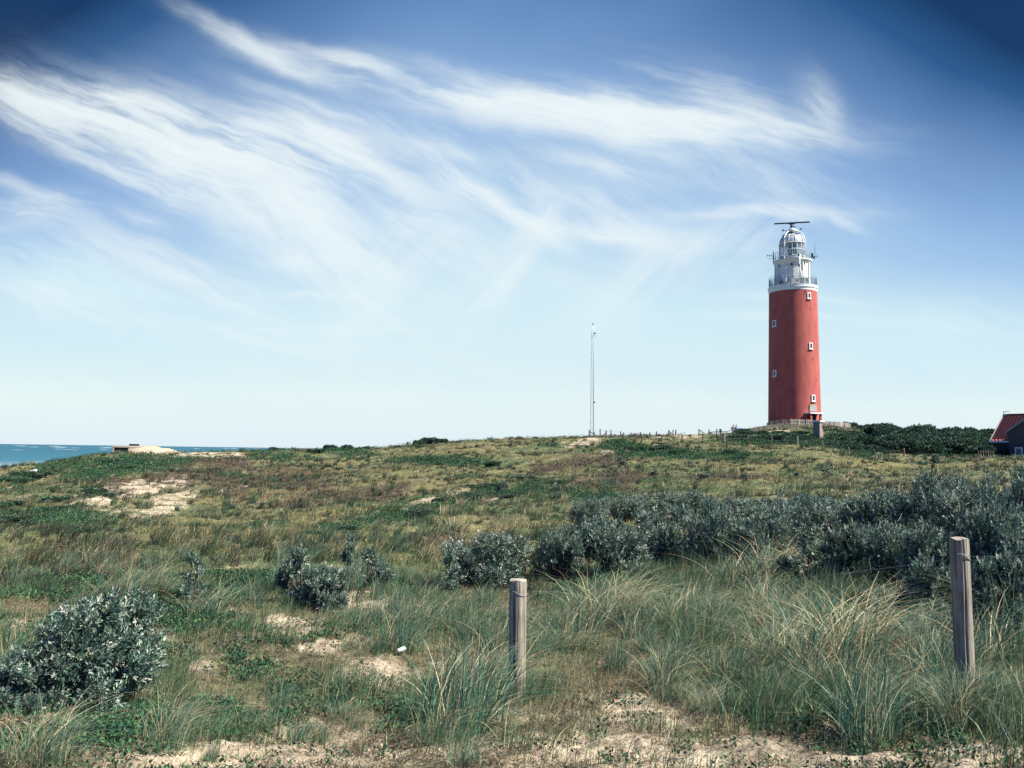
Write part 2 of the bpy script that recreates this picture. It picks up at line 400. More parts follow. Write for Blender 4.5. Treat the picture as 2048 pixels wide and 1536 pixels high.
veil = mth('MULTIPLY', ve, mth('ADD', mth('MULTIPLY', fibres(16, 23.3, .38, .63), 0.95), 0.25))
# blue of the clear sky: deeper with height and to the sides
grad = N(nt, 'ShaderNodeValToRGB'); er = grad.color_ramp
er.elements[0].position = 0.0; er.elements[0].color = (0.76, 0.88, 0.96, 1)
er.elements[1].position = 1.0; er.elements[1].color = (0.003, 0.034, 0.12, 1)
for p_, c_ in ((0.07, (0.82, 0.94, 0.93)), (0.20, (0.62, 0.84, 0.94)), (0.33, (0.38, 0.59, 0.86)), (0.48, (0.24, 0.42, 0.73)), (0.66, (0.125, 0.255, 0.51)), (0.84, (0.022, 0.10, 0.27))):
    e = er.elements.new(p_); e.color = (*c_, 1)
nz = noise(P2, 2.2, 3)
U2 = mth('ADD', U, 0.0)
hgt = mth('ADD', mth('MULTIPLY', Vv, 1.12), mth('MULTIPLY', mth('MULTIPLY', mth('MULTIPLY', U2, U2), mth('MULTIPLY', Vv, Vv)), 4.4))
hgt = mth('ADD', hgt, mth('MULTIPLY', mth('SUBTRACT', nz.outputs[0], 0.5), mth('MULTIPLY', Vv, 0.5)))
nt.links.new(hgt, grad.inputs[0])
SKYV = 0.467                                  # keeps the clear sky at its own brightness under the exposure above
K = SKYV / BG
def scaled(c):
    n = N(nt, 'ShaderNodeVectorMath', operation='SCALE'); nt.links.new(c, n.inputs[0]); n.inputs['Scale'].default_value = K; return n.outputs[0]
clear = mixc(0.06, scaled(grad.outputs[0]), sky.outputs[0])
white = tuple(v * K for v in (0.87, 0.95, 0.96)); pale = tuple(v * K for v in (0.66, 0.85, 0.94))
c1 = mixc(mth('MULTIPLY', veil, 0.85, clamp=True), clear, pale)
c2 = mixc(mth('MINIMUM', cl, 0.95), c1, white)
rest = N(nt, 'ShaderNodeVectorMath', operation='MULTIPLY'); nt.links.new(sky.outputs[0], rest.inputs[0]); rest.inputs[1].default_value = (0.34, 0.64, 1.18)  # unseen sky outside the view, dimmed and tinted blue to colour the shade
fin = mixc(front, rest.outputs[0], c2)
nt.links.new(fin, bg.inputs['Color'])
w.cycles.sampling_method = 'MANUAL'; w.cycles.sample_map_resolution = 512

# ------------------------------------------------------------------ patch masks, in photo pixels of the ground they lie on
def ell(px, py, cx, cy, rx, ry, ang=0.0, soft=0.5, wn=None):
    t = math.radians(ang); dx = px - cx; dy = py - cy
    a = (dx * math.cos(t) + dy * math.sin(t)) / rx; b = (-dx * math.sin(t) + dy * math.cos(t)) / ry
    q = np.hypot(a, b)
    if wn is not None: q = q + wn
    return 1 - sstep(1 - soft, 1 + soft * 0.5, q)
SAND = [(250,985,120,14,-10),(350,1000,75,18,-14),(215,1010,75,15,14),(235,1028,45,10,-10),(60,990,45,8,-6),(890,994,66,9,-13),(850,1002,40,7,-12),
        (1160,886,32,5,-5),(1218,909,16,5,0),(1130,887,10,4,0),(400,908,85,9,4),(330,897,60,7,0),(1390,872,75,6,-4),(1480,868,50,5,-4),
        (1840,917,30,4,2),(1560,858,60,12,-8),(1690,852,45,9,10),(560,1255,78,24,8),(400,1335,36,16,0),(640,1300,50,12,0),(30,1250,45,26,0),
        (300,1512,170,24,0),(560,1500,200,30,0),(1180,1500,260,34,0),(1450,1505,200,44,0),(1700,1515,170,26,0),(1960,1516,120,34,0),(1300,1420,90,26,0),
        (980,1010,30,5,-10),(700,1205,60,20,0),(760,1345,80,20,0),(1960,1170,1,1,0),(90,952,40,5,-14),(470,980,40,7,-8)]
GREEN = [(1360,911,150,15,2),(900,925,95,13,4),(860,1018,250,20,-14),(1040,985,110,14,-10),(520,1062,60,10,-6),(90,1035,140,34,8),(250,935,190,20,-8),(60,950,110,16,-14),
         (560,915,60,8,0),(1130,1000,90,18,0),(620,1390,100,34,8),(500,1340,60,26,0),(540,1170,180,26,0),(90,1180,110,36,0),(1730,915,50,7,4),(1250,895,140,8,2),(700,905,60,6,0),
         (1300,1180,260,40,0),(470,950,60,6,0),(200,1480,200,36,0),(420,1430,160,36,0),(420,1255,90,26,0),(850,1425,90,26,0),(350,1195,150,36,0),(1560,1230,240,50,0),(1250,1420,90,20,0),(1700,1400,260,40,0)]
BROWN = [(500,960,170,38,4),(1120,935,120,18,-8),(1230,955,140,12,0),(100,1105,150,18,-4),(430,925,120,14,0),(330,965,180,14,-6),(160,1130,110,18,0),(650,1000,160,12,-8),
         (1420,960,120,10,0),(980,1075,120,14,0),(1180,975,90,14,0)]
DARKSCRUB = [(1560,880,100,13,0),(1640,880,60,16,4),(1720,885,110,20,5),(1850,892,110,22,4),(1950,898,90,22,2),(1480,878,40,7,0),(1790,880,60,12,0)]
YEL = [(500,1060,120,10,-7),(620,1040,90,9,-9),(330,1085,130,12,-5),(700,955,150,16,0),(1580,930,200,14,0),(1750,935,150,10,0)]
def masks(x, y):
    P = np.stack([x, y, Zb(x, y)], -1); px, py = project(P)
    r = np.hypot(x, y); s = np.clip(r / 40, .06, 2.0)
    wn = 0.75 * fbm(x / s * 0.55, y / s * 0.55, 77, 4) + 0.45 * fbm(x / s * 2.2, y / s * 2.2, 78, 3)
    def un(lst):
        t = np.zeros(len(x))
        for e in lst: t = np.maximum(t, ell(px, py, *e[:5], 0.55, wn))
        return t
    return px, py, r, un(SAND), un(GREEN), un(BROWN), un(DARKSCRUB), un(YEL)

# ------------------------------------------------------------------ ground sheet
azs = np.concatenate([np.radians(np.linspace(-180, -44, 60, endpoint=False)), np.radians(np.linspace(-44, 44, 1050)), np.radians(np.linspace(44, 180, 61)[1:])])
rr = np.concatenate([np.geomspace(0.45, 3.6, 24, endpoint=False), np.geomspace(3.6, 175, 640, endpoint=False), np.geomspace(175, 2400, 40)])
AZ, RR = np.meshgrid(azs, rr, indexing='ij')
gx = (RR * np.sin(AZ)).ravel(); gy = (RR * np.cos(AZ)).ravel(); gz = Z(gx, gy)
na, nr = AZ.shape
px, py, r_, mS, mG, mB, mD, mY = masks(gx, gy)
fr = fbm(gx * 1.3, gy * 1.3, 51, 5); fr2 = fbm(gx * 0.25, gy * 0.25, 61, 4); fr3 = fbm(gx * 6, gy * 6, 71, 3)
def lerp(A, B, t): return A * (1 - t[:, None]) + np.array(B)[None, :] * t[:, None]
base = np.repeat(np.array([[0.175, 0.165, 0.080]]), len(gx), 0)
base = lerp(base, (0.105, 0.135, 0.065), sstep(-0.2, 0.35, fr2))
base = lerp(base, (0.24, 0.21, 0.125), sstep(0.12, 0.5, fr) * 0.7)
base = lerp(base, (0.19, 0.18, 0.080), mY * 0.7)
base = lerp(base, (0.075, 0.056, 0.045), mB * 0.85)
base = lerp(base, (0.045, 0.085, 0.042), mG * 0.7)
base = lerp(base, (0.03, 0.05, 0.03), mD * 0.9)
nearm = 1 - sstep(8, 14, r_)
litter = sstep(-0.05, 0.30, fr + 0.5 * fr3) * nearm
base = lerp(base, (0.15, 0.135, 0.085), nearm * 0.6)
base = lerp(base, (0.42, 0.355, 0.255), litter * 0.6)
sandm = np.clip(mS * (0.55 + 0.9 * sstep(-0.35, 0.1, fr + 0.4 * fr3)), 0, 1)
sandm = sandm * np.where(r_ > 14, sstep(-.30, .0, fbm(gx * .9, gy * 2.2, 83, 4)), 1)
base = lerp(base, (0.47, 0.395, 0.29), sandm)
k = (np.arange(na - 1)[:, None] * nr + np.arange(nr - 1)[None, :]).ravel()
Fq = np.stack([k, k + 1, k + nr + 1, k + nr], -1)[:, ::-1]
mt, nt_, b = newmat('dune_ground')
a_ = N(nt_, 'ShaderNodeAttribute', attribute_name='Col'); tcg = N(nt_, 'ShaderNodeTexCoord')
def gn(scale, det=6, rough=.6):
    n = N(nt_, 'ShaderNodeTexNoise'); n.inputs['Scale'].default_value = scale; n.inputs['Detail'].default_value = det; n.inputs['Roughness'].default_value = rough
    nt_.links.new(tcg.outputs['Object'], n.inputs['Vector']); return n
def gr(n, lo, hi, a, b_):
    q = N(nt_, 'ShaderNodeMapRange'); q.inputs['From Min'].default_value = lo; q.inputs['From Max'].default_value = hi
    q.inputs['To Min'].default_value = a; q.inputs['To Max'].default_value = b_; nt_.links.new(n.outputs[0], q.inputs['Value']); return q.outputs[0]
f1 = gr(gn(9, 8), .35, .65, .55, 1.35); f2 = gr(gn(1.6, 6), .35, .65, .75, 1.2); f3 = gr(gn(70, 4), .3, .7, .6, 1.25)
mm = N(nt_, 'ShaderNodeMath', operation='MULTIPLY'); nt_.links.new(f1, mm.inputs[0]); nt_.links.new(f2, mm.inputs[1])
mm2 = N(nt_, 'ShaderNodeMath', operation='MULTIPLY'); nt_.links.new(mm.outputs[0], mm2.inputs[0]); nt_.links.new(f3, mm2.inputs[1])
sc_ = N(nt_, 'ShaderNodeVectorMath', operation='SCALE'); nt_.links.new(a_.outputs['Color'], sc_.inputs[0]); nt_.links.new(mm2.outputs[0], sc_.inputs['Scale'])
nt_.links.new(sc_.outputs[0], b.inputs['Base Color']); b.inputs['Roughness'].default_value = 0.95; b.inputs['Specular IOR Level'].default_value = 0.1
bp = N(nt_, 'ShaderNodeBump'); bp.inputs['Strength'].default_value = 0.8; bp.inputs['Distance'].default_value = 0.06
nt_.links.new(gn(14, 8, .65).outputs[0], bp.inputs['Height']); nt_.links.new(bp.outputs[0], b.inputs['Normal'])
g = link('ground', npmesh('ground', np.stack([gx, gy, gz], -1), Fq, base, True), mt)
tag(g, kind='structure', label='sandy dune ground with grass, moss and bare sand patches')

# ------------------------------------------------------------------ sea
mt, nt_, b = newmat('sea_water')
tcg = N(nt_, 'ShaderNodeTexCoord'); sx = N(nt_, 'ShaderNodeSeparateXYZ'); nt_.links.new(tcg.outputs['Object'], sx.inputs[0])
ln = N(nt_, 'ShaderNodeVectorMath', operation='LENGTH'); nt_.links.new(tcg.outputs['Object'], ln.inputs[0])
rp = N(nt_, 'ShaderNodeValToRGB'); mr = N(nt_, 'ShaderNodeMapRange'); mr.inputs['From Min'].default_value = 250; mr.inputs['From Max'].default_value = 1700
nt_.links.new(ln.outputs['Value'], mr.inputs['Value'])
mp = N(nt_, 'ShaderNodeMapping'); mp.inputs['Scale'].default_value = (0.02, 0.006, 1); nt_.links.new(tcg.outputs['Object'], mp.inputs[0])
nn = N(nt_, 'ShaderNodeTexNoise'); nn.inputs['Scale'].default_value = 1; nn.inputs['Detail'].default_value = 6; nt_.links.new(mp.outputs[0], nn.inputs['Vector'])
ad = N(nt_, 'ShaderNodeMath', operation='MULTIPLY_ADD'); nt_.links.new(nn.outputs[0], ad.inputs[0]); ad.inputs[1].default_value = 0.35; nt_.links.new(mr.outputs[0], ad.inputs[2])
nt_.links.new(ad.outputs[0], rp.inputs[0])
e = rp.color_ramp.elements; e[0].position = 0.17; e[0].color = (0.20, 0.26, 0.28, 1); e[1].position = 1.0; e[1].color = (0.024, 0.105, 0.155, 1)
for p_, c_ in ((0.33, (0.16, 0.24, 0.29)), (0.45, (0.030, 0.125, 0.175))): q = rp.color_ramp.elements.new(p_); q.color = (*c_, 1)
nt_.links.new(rp.outputs[0], b.inputs['Base Color']); b.inputs['Roughness'].default_value = 0.65; b.inputs['Specular IOR Level'].default_value = 0.25
n3 = N(nt_, 'ShaderNodeTexNoise'); n3.inputs['Scale'].default_value = 0.35; n3.inputs['Detail'].default_value = 8; nt_.links.new(tcg.outputs['Object'], n3.inputs['Vector'])
bp = N(nt_, 'ShaderNodeBump'); bp.inputs['Strength'].default_value = 1.0; bp.inputs['Distance'].default_value = 0.8
nt_.links.new(n3.outputs[0], bp.inputs['Height']); nt_.links.new(bp.outputs[0], b.inputs['Normal'])
mbs = MB(); mbs.lathe([(0.001, 0), (300, 0), (1200, 0), (6000, 0), (60000, 0)], 96, cap=False, smooth=False)
sea = mbs.build('sea', mt); sea.location = (0, 0, 0); tag(sea, kind='structure', label='blue green sea beyond the dunes')
# breakers: low foam crests, real ridges on the water
mf = MB()
for q in range(75):
    a0 = rng.uniform(-0.62, 0.02); d0 = rng.choice([rng.uniform(1500, 3500), rng.uniform(3500, 6500)], p=[.25, .75])
    if -0.40 < a0 - 0.0 < -0.24 and rng.random() < .5: d0 = rng.uniform(1700, 2600)
    Lh = rng.uniform(6, 26) * (d0 / 3000); hh = rng.uniform(0.2, 0.6) * d0 / 3500
    pts = []
    for j in range(7):
        tt = j / 6 - .5; pts.append((d0 * math.sin(a0) + tt * 2 * Lh, d0 * math.cos(a0) + rng.uniform(-6, 6), 0.1))
    n0 = len(pts); V = []
    for j, p in enumerate(pts):
        hj = hh * math.sin(math.pi * (j + .3) / (n0 - .4)) * rng.uniform(.6, 1)
        V += [(p[0], p[1] - 3, -0.2), (p[0], p[1], hj), (p[0], p[1] + 5, -0.2)]
    Fs = []
    for j in range(n0 - 1):
        b0 = 3 * j; Fs += [(b0, b0 + 3, b0 + 4, b0 + 1), (b0 + 1, b0 + 4, b0 + 5, b0 + 2)]
    mf.add(V, Fs)
fo = mf.build('breakers', plain('sea_foam', (0.85, 0.88, 0.88), 0.9)); tag(fo, 'white breakers on the sea near the horizon', 'waves', kind='stuff')

# ------------------------------------------------------------------ lighthouse
M['red'] = plain('red_painted_render', (0.40, 0.105, 0.088), 0.8, 0.17, 1.3, bump=0.22, bscale=14, spec=0.25, streak=(1, 1, 0.35))
M['white'] = plain('white_paint', (0.78, 0.79, 0.78), 0.55, 0.06, 1.6, streak=(1, 1, .4))
M['cream'] = plain('cream_render', (0.72, 0.72, 0.69), 0.7, 0.12, 1.2, bump=.3, streak=(1, 1, .3))
M['navy'] = plain('dark_blue_metal', (0.022, 0.05, 0.09), 0.5, 0.1)
M['rail'] = plain('grey_blue_rail', (0.20, 0.29, 0.37), 0.5, 0.1)
M['greypanel'] = plain('grey_panel', (0.30, 0.36, 0.38), 0.6, 0.1)
M['glassdark'] = plain('dark_window_glass', (0.02, 0.035, 0.05), 0.12, 0.1, spec=0.8)
M['steel'] = plain('galvanised_steel', (0.30, 0.36, 0.42), 0.5, 0.1)
M['concrete'] = plain('weathered_concrete', (0.36, 0.31, 0.26), 0.9, 0.14, 1.2, bump=.6, bscale=6)
M['dark'] = plain('black_recess', (0.012, 0.013, 0.02), 0.8, 0.1)
def glass(name, c, al=0.45):
    mt, nt_, b = newmat(name); b.inputs['Base Color'].default_value = (*c, 1); b.inputs['Roughness'].default_value = 0.08
    b.inputs['Alpha'].default_value = al; b.inputs['Specular IOR Level'].default_value = 0.6; return mt
M['lens'] = glass('lantern_glass', (0.25, 0.38, 0.42), 0.42)
LD = 150.0
a_, b_, _s = slope(1589, 842); LA = math.atan2(a_, b_)
LX, LY = a_ * LD, b_ * LD
def lz(y, x=1588): return EYE + LD * slope(x, y)[2]
Z0 = lz(842); PXM = LD / F * math.cos(LA) * 1.0
PXM = LD * math.cos(LA) / F * .97             # metres per pixel across at the tower's near side
L0 = Z0 - 0.3
def hz(y): return lz(y) - L0
lh = empty('lighthouse', (LX, LY, L0), -LA, label='tall red round lighthouse with white lantern top and a radar bar on the hill', cat='lighthouse')
def rad(px): return px * PXM
RB, RT = rad(52.0), rad(47.8)
hB = hz(587.0)                               # top of red
def rt(h): return RB + (RT - RB) * h / hB
mb = MB(); mb.lathe([(rt(-3), -3)] + [(rt(h), h) for h in np.linspace(0, hB, 14)], 96, cap=False); mb.build('tower_wall', M['red'], lh)
hD = hz(576)                               # gallery deck level
mb = MB(); mb.lathe([(RT + .03, hB), (RT + .06, hB + .5), (RT + .16, hD - .45), (rad(49.6), hD - .3), (rad(50), hD), (rad(34), hD + .02)], 96, cap=False); mb.build('white_band', M['white'], lh)
# lower railing
def railing(name, Rr, z, h, nposts, nrails, mat, pr=0.028):
    mb = MB()
    for k in range(nrails): mb.ring(Rr, z + h * (k + 1) / nrails, pr * .8, 64, 5)
    for k in range(nposts):
        t = 2 * math.pi * (k + .5) / nposts; p = (Rr * math.sin(t), -Rr * math.cos(t))
        mb.tube([(p[0], p[1], z), (p[0], p[1], z + h)], pr, 5)
    return mb.build(name, mat, lh)
railing('gallery_railing', rad(47.5), hD, 1.75, 40, 4, M['rail'])
# translucent looking mesh panels of the railing: thin grey bars
mb = MB()
for k in range(220):
    t = 2 * math.pi * k / 220; Rr = rad(47.3); p = (Rr * math.sin(t), -Rr * math.cos(t)); mb.tube([(p[0], p[1], hD), (p[0], p[1], hD + 1.3)], 0.011, 3, cap=False)
mb.build('railing_bars', M['steel'], lh)
RU = rad(34.2); hU = hz(523)
mb = MB(); mb.lathe([(RU, hD), (RU, hU - .8), (RU + .12, hU - .6), (rad(38.2), hU - .25), (rad(39), hU - .2), (rad(39), hU), (0.01, hU + .02)], 80, cap=False); mb.build('service_room', M['cream'], lh)
mb = MB()
for k in range(12):
    t = 2 * math.pi * (k + .22) / 12; mb.box(((RU + .05) * math.sin(t), -(RU + .05) * math.cos(t), (hD + hU - .7) / 2), (.22, .22, hU - .7 - hD), t)
mb.build('pilaster', M['cream'], lh)
def hs(y, R_, lat):    # height of a photo row where it meets the near side of a drum
    t = math.asin(max(-1, min(1, rad(lat) / R_))); return EYE + (LD - R_ * math.cos(t)) * slope(1588, y)[2] - L0
def on(R_, lat, z):    # point on a drum at a lateral pixel offset
    t = math.asin(max(-1, min(1, rad(lat) / R_))); return t, (R_ * math.sin(t), -R_ * math.cos(t), z)
def small_window(lat, y, wpx, hpx, framed=False, Rr=None, fm='white'):
    Rr = Rr or RU
    t, p = on(Rr, lat, hs(y, Rr, lat)); ww = wpx * PXM / max(.55, math.cos(t)); hh = hpx * PXM
    wo = Vector((math.sin(t), -math.cos(t), 0))
    fr = MB(); f_ = 0.16 if framed else .07
    for sx, sy, bw, bh in ((-1, 0, f_, hh), (1, 0, f_, hh)):
        c = Vector(p) + wo * .04 + Vector((math.cos(t), math.sin(t), 0)) * (sx * (ww / 2 - f_ / 2)); fr.box(c, (bw, .13, bh), t)
    for sy in (-1, 1):
        c = Vector(p) + wo * .04 + Vector((0, 0, sy * (hh / 2 - f_ / 2))); fr.box(c, (ww - 2 * f_, .13, f_), t)
    if framed:
        c = Vector(p) + wo * .06 + Vector((0, 0, -hh / 2 - .05)); fr.box(c, (ww + .16, .26, .09), t)
    o = fr.build('window', M[fm], lh)
    pm = MB(); pm.box(Vector(p) + wo * .01, (ww - 2 * f_, .12, hh - 2 * f_), t)
    pm.build('pane', M['glassdark'], o)
small_window(-24.5, 531, 4, 7.5); small_window(-1.5, 528.5, 6, 7.5); small_window(22, 527.5, 6, 7)
small_window(-22, 562.5, 11, 5); small_window(-4.5, 560.5, 8, 5.5); 
t, p = on(RU, 5.5, hs(560, RU, 5.5)); mb = MB(); mb.box((p[0], p[1], p[2]), (1.1, .3, .5), t); mb.build('vent_box', M['greypanel'], lh)
# standing signal lamps and fittings on the deck
for lat, y0, y1, th in ((14, 571, 516, .10), (2.5, 571, 545, .05), (-12.5, 571, 541, .07)):
    t, p = on(rad(41), lat, 0); mb = MB(); mb.tube([(p[0], p[1], hD), (p[0], p[1], hz(y1))], th, 8); mb.build('standpipe', M['white'], lh)
for lat, y in ((12.5, 519), (12.8, 539.5)):
    t, p = on(rad(41), lat, hz(y)); mb = MB(); mb.box(p, (.26, .3, .34), t); mb.lathe([(.12, hz(y) + .16), (.15, hz(y) + .2), (.001, hz(y) + .3)], 10, (p[0], p[1])); mb.build('floodlight', M['navy'], lh)
for lat in (-30, -15, -4, 20, 28):
    t, p = on(rad(44), lat, hD + .6); mb = MB(); mb.box(p, (.5, .3, 1.0), t); mb.build('deck_cabinet', M['greypanel'] if lat > 0 else M['white'], lh)
# brighter door panel on the sunny side
t, p = on(RU, 21, (hD + hz(545)) / 2); mb = MB(); mb.box(p, (1.0, .2, 2.1), t); mb.build('door', M['white'], lh)
# upper railing
railing('lantern_railing', rad(38), hU, 1.35, 26, 3, M['rail'], .034)
# lantern
RL = rad(25); hS = hU + .7; hG = hz(489)
mb = MB(); mb.lathe([(RL + .05, hU), (RL + .05, hS), (RL, hS + .02)], 32, cap=False); mb.build('lantern_base', M['greypanel'], lh)
mb = MB(); mb.lathe([(RL - .03, hS), (RL - .03, hG)], 16, cap=False, smooth=False); mb.build('lantern_glass', M['lens'], lh)
mb = MB()
for k in range(16):
    t = 2 * math.pi * k / 16; mb.tube([(RL * math.sin(t), -RL * math.cos(t), hS), (RL * math.sin(t), -RL * math.cos(t), hG)], .045, 5)
for z in (hS, (hS + hG) / 2, hG): mb.ring(RL, z, .06, 32, 5)
mb.build('glazing_bars', M['white'], lh)
mb = MB(); mb.lathe([(.55, hU + .1), (.6, hU + .9), (.75, hU + 1.3), (.85, hU + 2.0), (.7, hU + 2.6), (.3, hU + 3.0), (.001, hU + 3.1)], 20); mb.build('lamp_lens', plain('lens_dark', (.03, .06, .10), .2, spec=.9), lh)
hA = hz(466.5)
dome = [(RL * 1.04 * math.cos(q), hG + (hA - hG) * math.sin(q)) for q in np.linspace(0, math.radians(83), 9)]
mb = MB(); mb.lathe(dome, 24, cap=True, smooth=True); mb.build('dome', plain('dome_zinc', (.38, .46, .50), .35, .1, 2, spec=.6), lh)
mb = MB()
for k in range(12):
    t = 2 * math.pi * (k + .5) / 12; mb.tube([((r + .02) * math.sin(t), -(r + .02) * math.cos(t), z + .02) for r, z in dome], .05, 5)
for q in (0, 4): mb.ring(dome[q][0] + .02, dome[q][1] + .02, .07, 40, 5)
mb.build('dome_ribs', M['white'], lh)
for tt in (-.25, -1.0, .6):
    rr_, zz_ = (dome[4][0] + dome[5][0]) / 2, (dome[4][1] + dome[5][1]) / 2
    if tt == -.25: rr_, zz_ = dome[6]
    mb = MB(); mb.box((rr_ * math.sin(tt), -rr_ * math.cos(tt), zz_), (.7, .35, .35), tt); mb.build('dome_hatch', M['navy'], lh)
# cage that carries the radar
hP = hz(464)
for k in range(4):
    ph = math.radians(-31 + 90 * k); Rl = rad(30); Rp = rad(9)
    pts = [(Rl, hU), (Rl, hz(492)), (Rl * .985, hz(484)), (Rl * .90, hz(477)), (Rl * .74, hz(470)), (Rl * .52, hz(465.5)), (Rp, hP)]
    mb = MB(); mb.tube([(r * math.sin(ph), -r * math.cos(ph), z) for r, z in pts], .10, 8); mb.build('cage_arch', M['white'], lh)
mb = MB(); mb.lathe([(rad(7), hA - .3), (rad(9), hP - .25), (rad(13), hP), (rad(13), hP + .22), (rad(7), hP + .3), (rad(6), hP + .6), (rad(3.5), hz(456)), (rad(3.2), hz(452)), (rad(2.2), hz(450))], 28); mb.build('radar_platform', M['white'], lh)
mb = MB()
for s_ in (-1, 1):
    mb.tube([(0, 0, hP + .3), (s_ * rad(18), -.5, hP + .25)], .05, 5); mb.box((s_ * rad(18), -.5, hP + .3), (.28, .28, .3))
mb.build('anemometer_arm', M['steel'], lh)  # short anemometer arms, each with a box at its tip
ra = MB(); yaw = math.radians(-4.5); hR = hz(448.5); Lr = rad(35.5)
ca, sa = math.cos(yaw), -math.sin(yaw)
prof = []
for s_ in np.linspace(-1, 1, 9):
    d_ = .08 + .30 * max(0, 1 - abs(s_) * 4) ; prof.append((s_ * Lr, d_))
V = []
for x_, d_ in prof:
    for dy, dz in ((-.16, .10), (.16, .10), (.16, -d_), (-.16, -d_)):
        V.append((x_ * ca - dy * sa, x_ * sa + dy * ca, hR + .25 + dz))
nP = len(prof); Fs = [(4 * i + k, 4 * i + (k + 1) % 4, 4 * (i + 1) + (k + 1) % 4, 4 * (i + 1) + k) for i in range(nP - 1) for k in range(4)] + [(0, 3, 2, 1), (4 * nP - 4, 4 * nP - 3, 4 * nP - 2, 4 * nP - 1)]
ra.add(V, [f[::-1] for f in Fs]); ro = ra.build('radar_antenna', M['navy'], lh)
mb = MB(); mb.lathe([(.32, hR - .75), (.30, hR - .3), (.16, hR)], 12); mb.tube([(.1, 0, hR - .7), (.55, -.2, hR - .45)], .08, 6); mb.build('antenna_hub', M['navy'], ro)
# aerials on the upper railing
Rr = rad(38)
mb = MB()
mb.tube([(-Rr, 0, hU), (-Rr, 0, hU + 2.1)], .07, 6); mb.tube([(-Rr, 0, hU + 1.2), (-Rr - 1.1, 0, hU + 1.35)], .04, 5); mb.tube([(-Rr, 0, hU + .75), (-Rr - .8, 0, hU + .7)], .04, 5)
for q in range(3): mb.tube([(-Rr - .3 - .35 * q, 0, hU + 1.0), (-Rr - .3 - .35 * q, 0, hU + 1.6)], .025, 4)
mb.build('aerial', M['navy'], lh)
mb = MB()
mb.tube([(Rr, 0, hU + .6), (Rr + .95, 0, hU + .7)], .05, 5); mb.tube([(Rr + .55, 0, hU + .2), (Rr + .55, 0, hz(489))], .035, 5); mb.box((Rr + .1, 0, hU + .9), (.35, .35, .7)); mb.box((Rr + .35, 0, hU + .45), (.25, .3, .3)); mb.tube([(Rr + .9, 0, hU + .4), (Rr + .9, 0, hU + 1.1)], .04, 5)
mb.build('aerial', M['navy'], lh)
# tower windows
for lat, y, fm in ((31, 592.5, 'white'), (-36.5, 645.5, 'white'), (33, 692.5, 'white'), (-37, 746, 'white'), (36.2, 796.5, 'white')):
    small_window(lat, y, 6.6, 13, True, rt(hz(y)) + .02, fm)
for lat, y in ((-34, 620.5), (33, 617.5), (-2, 656), (36, 718), (-1, 757), (-43, 663), (44, 760)):
    t, p = on(rt(hz(y)), lat, hs(y, RB, lat)); mb = MB(); mb.box(p, (.14, .14, .14), t); mb.build('wall_anchor', M['dark'], lh)
t, p = on(rt(hz(581)), 24, hs(581, RT, 24)); mb = MB(); mb.tube([p, (p[0] * 1.04, p[1] * 1.04, p[2] - .35)], .07, 6); mb.build('lamp_bracket', M['navy'], lh)
t, p = on(rt(hz(816)), 35.5, hs(816, RB, 36)); mb = MB(); mb.box(p, (1.5, .18, 1.1), t); pq = mb.build('plaque', plain('stone_plaque', (.30, .31, .29), .8, .1), lh)
# entrance porch
tp, p = on(rt(2), 33.5, 0); wo = Vector((math.sin(tp), -math.cos(tp), 0)); sd_ = Vector((math.cos(tp), math.sin(tp), 0))
hc = hs(826, RB + 1, 34)
mb = MB(); mb.box(Vector(p) + wo * .35 + Vector((0, 0, hc)), (2.7, 1.7, .22), tp); mb.build('porch_roof', M['white'], lh)
for s_ in (-1, 1):
    mb = MB(); mb.box(Vector(p) + wo * .85 + sd_ * (s_ * 1.0) + Vector((0, 0, hc / 2 - .3)), (.3, .3, hc + .36), tp); mb.build('porch_pillar', M['red'], lh)
mb = MB(); mb.box(Vector(p) + wo * .02 + Vector((0, 0, hc / 2 - .3)), (1.4, .3, hc + .36), tp); mb.build('door', M['dark'], lh)

# ------------------------------------------------------------------ lattice mast
MD = 200.0
a_, b_, _s = slope(1185, 868)
mx_, my_ = a_ * MD, b_ * MD
zt = EYE + MD * slope(1188, 649)[2]; zb = EYE + MD * slope(1185, 868)[2] - 4; mh = zt - zb
mast = empty('lattice_mast', (mx_, my_, zb), math.radians(22), label='thin grey lattice radio mast behind the dune crest, left of the lighthouse', cat='mast')
PM = MD / F
def mr_(z): return (5.6 - 2.0 * min(1, z / (mh - 2))) * PM * .85
mb = MB(); zc = mh - 1.9
legs = [(math.sin(2 * math.pi * k / 3), -math.cos(2 * math.pi * k / 3)) for k in range(3)]
for lx, ly in legs:
    mb.tube([(lx * mr_(0), ly * mr_(0), 0), (lx * mr_(zc), ly * mr_(zc), zc), (lx * .12, ly * .12, mh)], .045, 5)
M['paleste'] = plain('pale_mast_steel', (.58, .66, .72), .5, .08)
mb.build('leg', M['paleste'], mast)
mb = MB(); nb = 34
for i in range(nb):
    z0_, z1_ = zc * i / nb, zc * (i + 1) / nb
    for k in range(3):
        A_, B_ = legs[k], legs[(k + 1) % 3]
        if i % 2: A_, B_ = B_, A_
        mb.tube([(A_[0] * mr_(z0_), A_[1] * mr_(z0_), z0_), (B_[0] * mr_(z1_), B_[1] * mr_(z1_), z1_)], .025, 4, cap=False)
        mb.tube([(A_[0] * mr_(z1_), A_[1] * mr_(z1_), z1_), (B_[0] * mr_(z1_), B_[1] * mr_(z1_), z1_)], .02, 4, cap=False)
mb.build('bracing', M['paleste'], mast)
mb = MB(); mb.tube([(legs[0][0] * .2, -.3, 2), (legs[0][0] * .2, -.35, zc)], .03, 5)
for z_ in (mh - 2.2, mh * .38, mh * .14): mb.box((.2, -.45, z_), (.35, .3, .3))
mb.build('cable_and_boxes', M['navy'], mast)
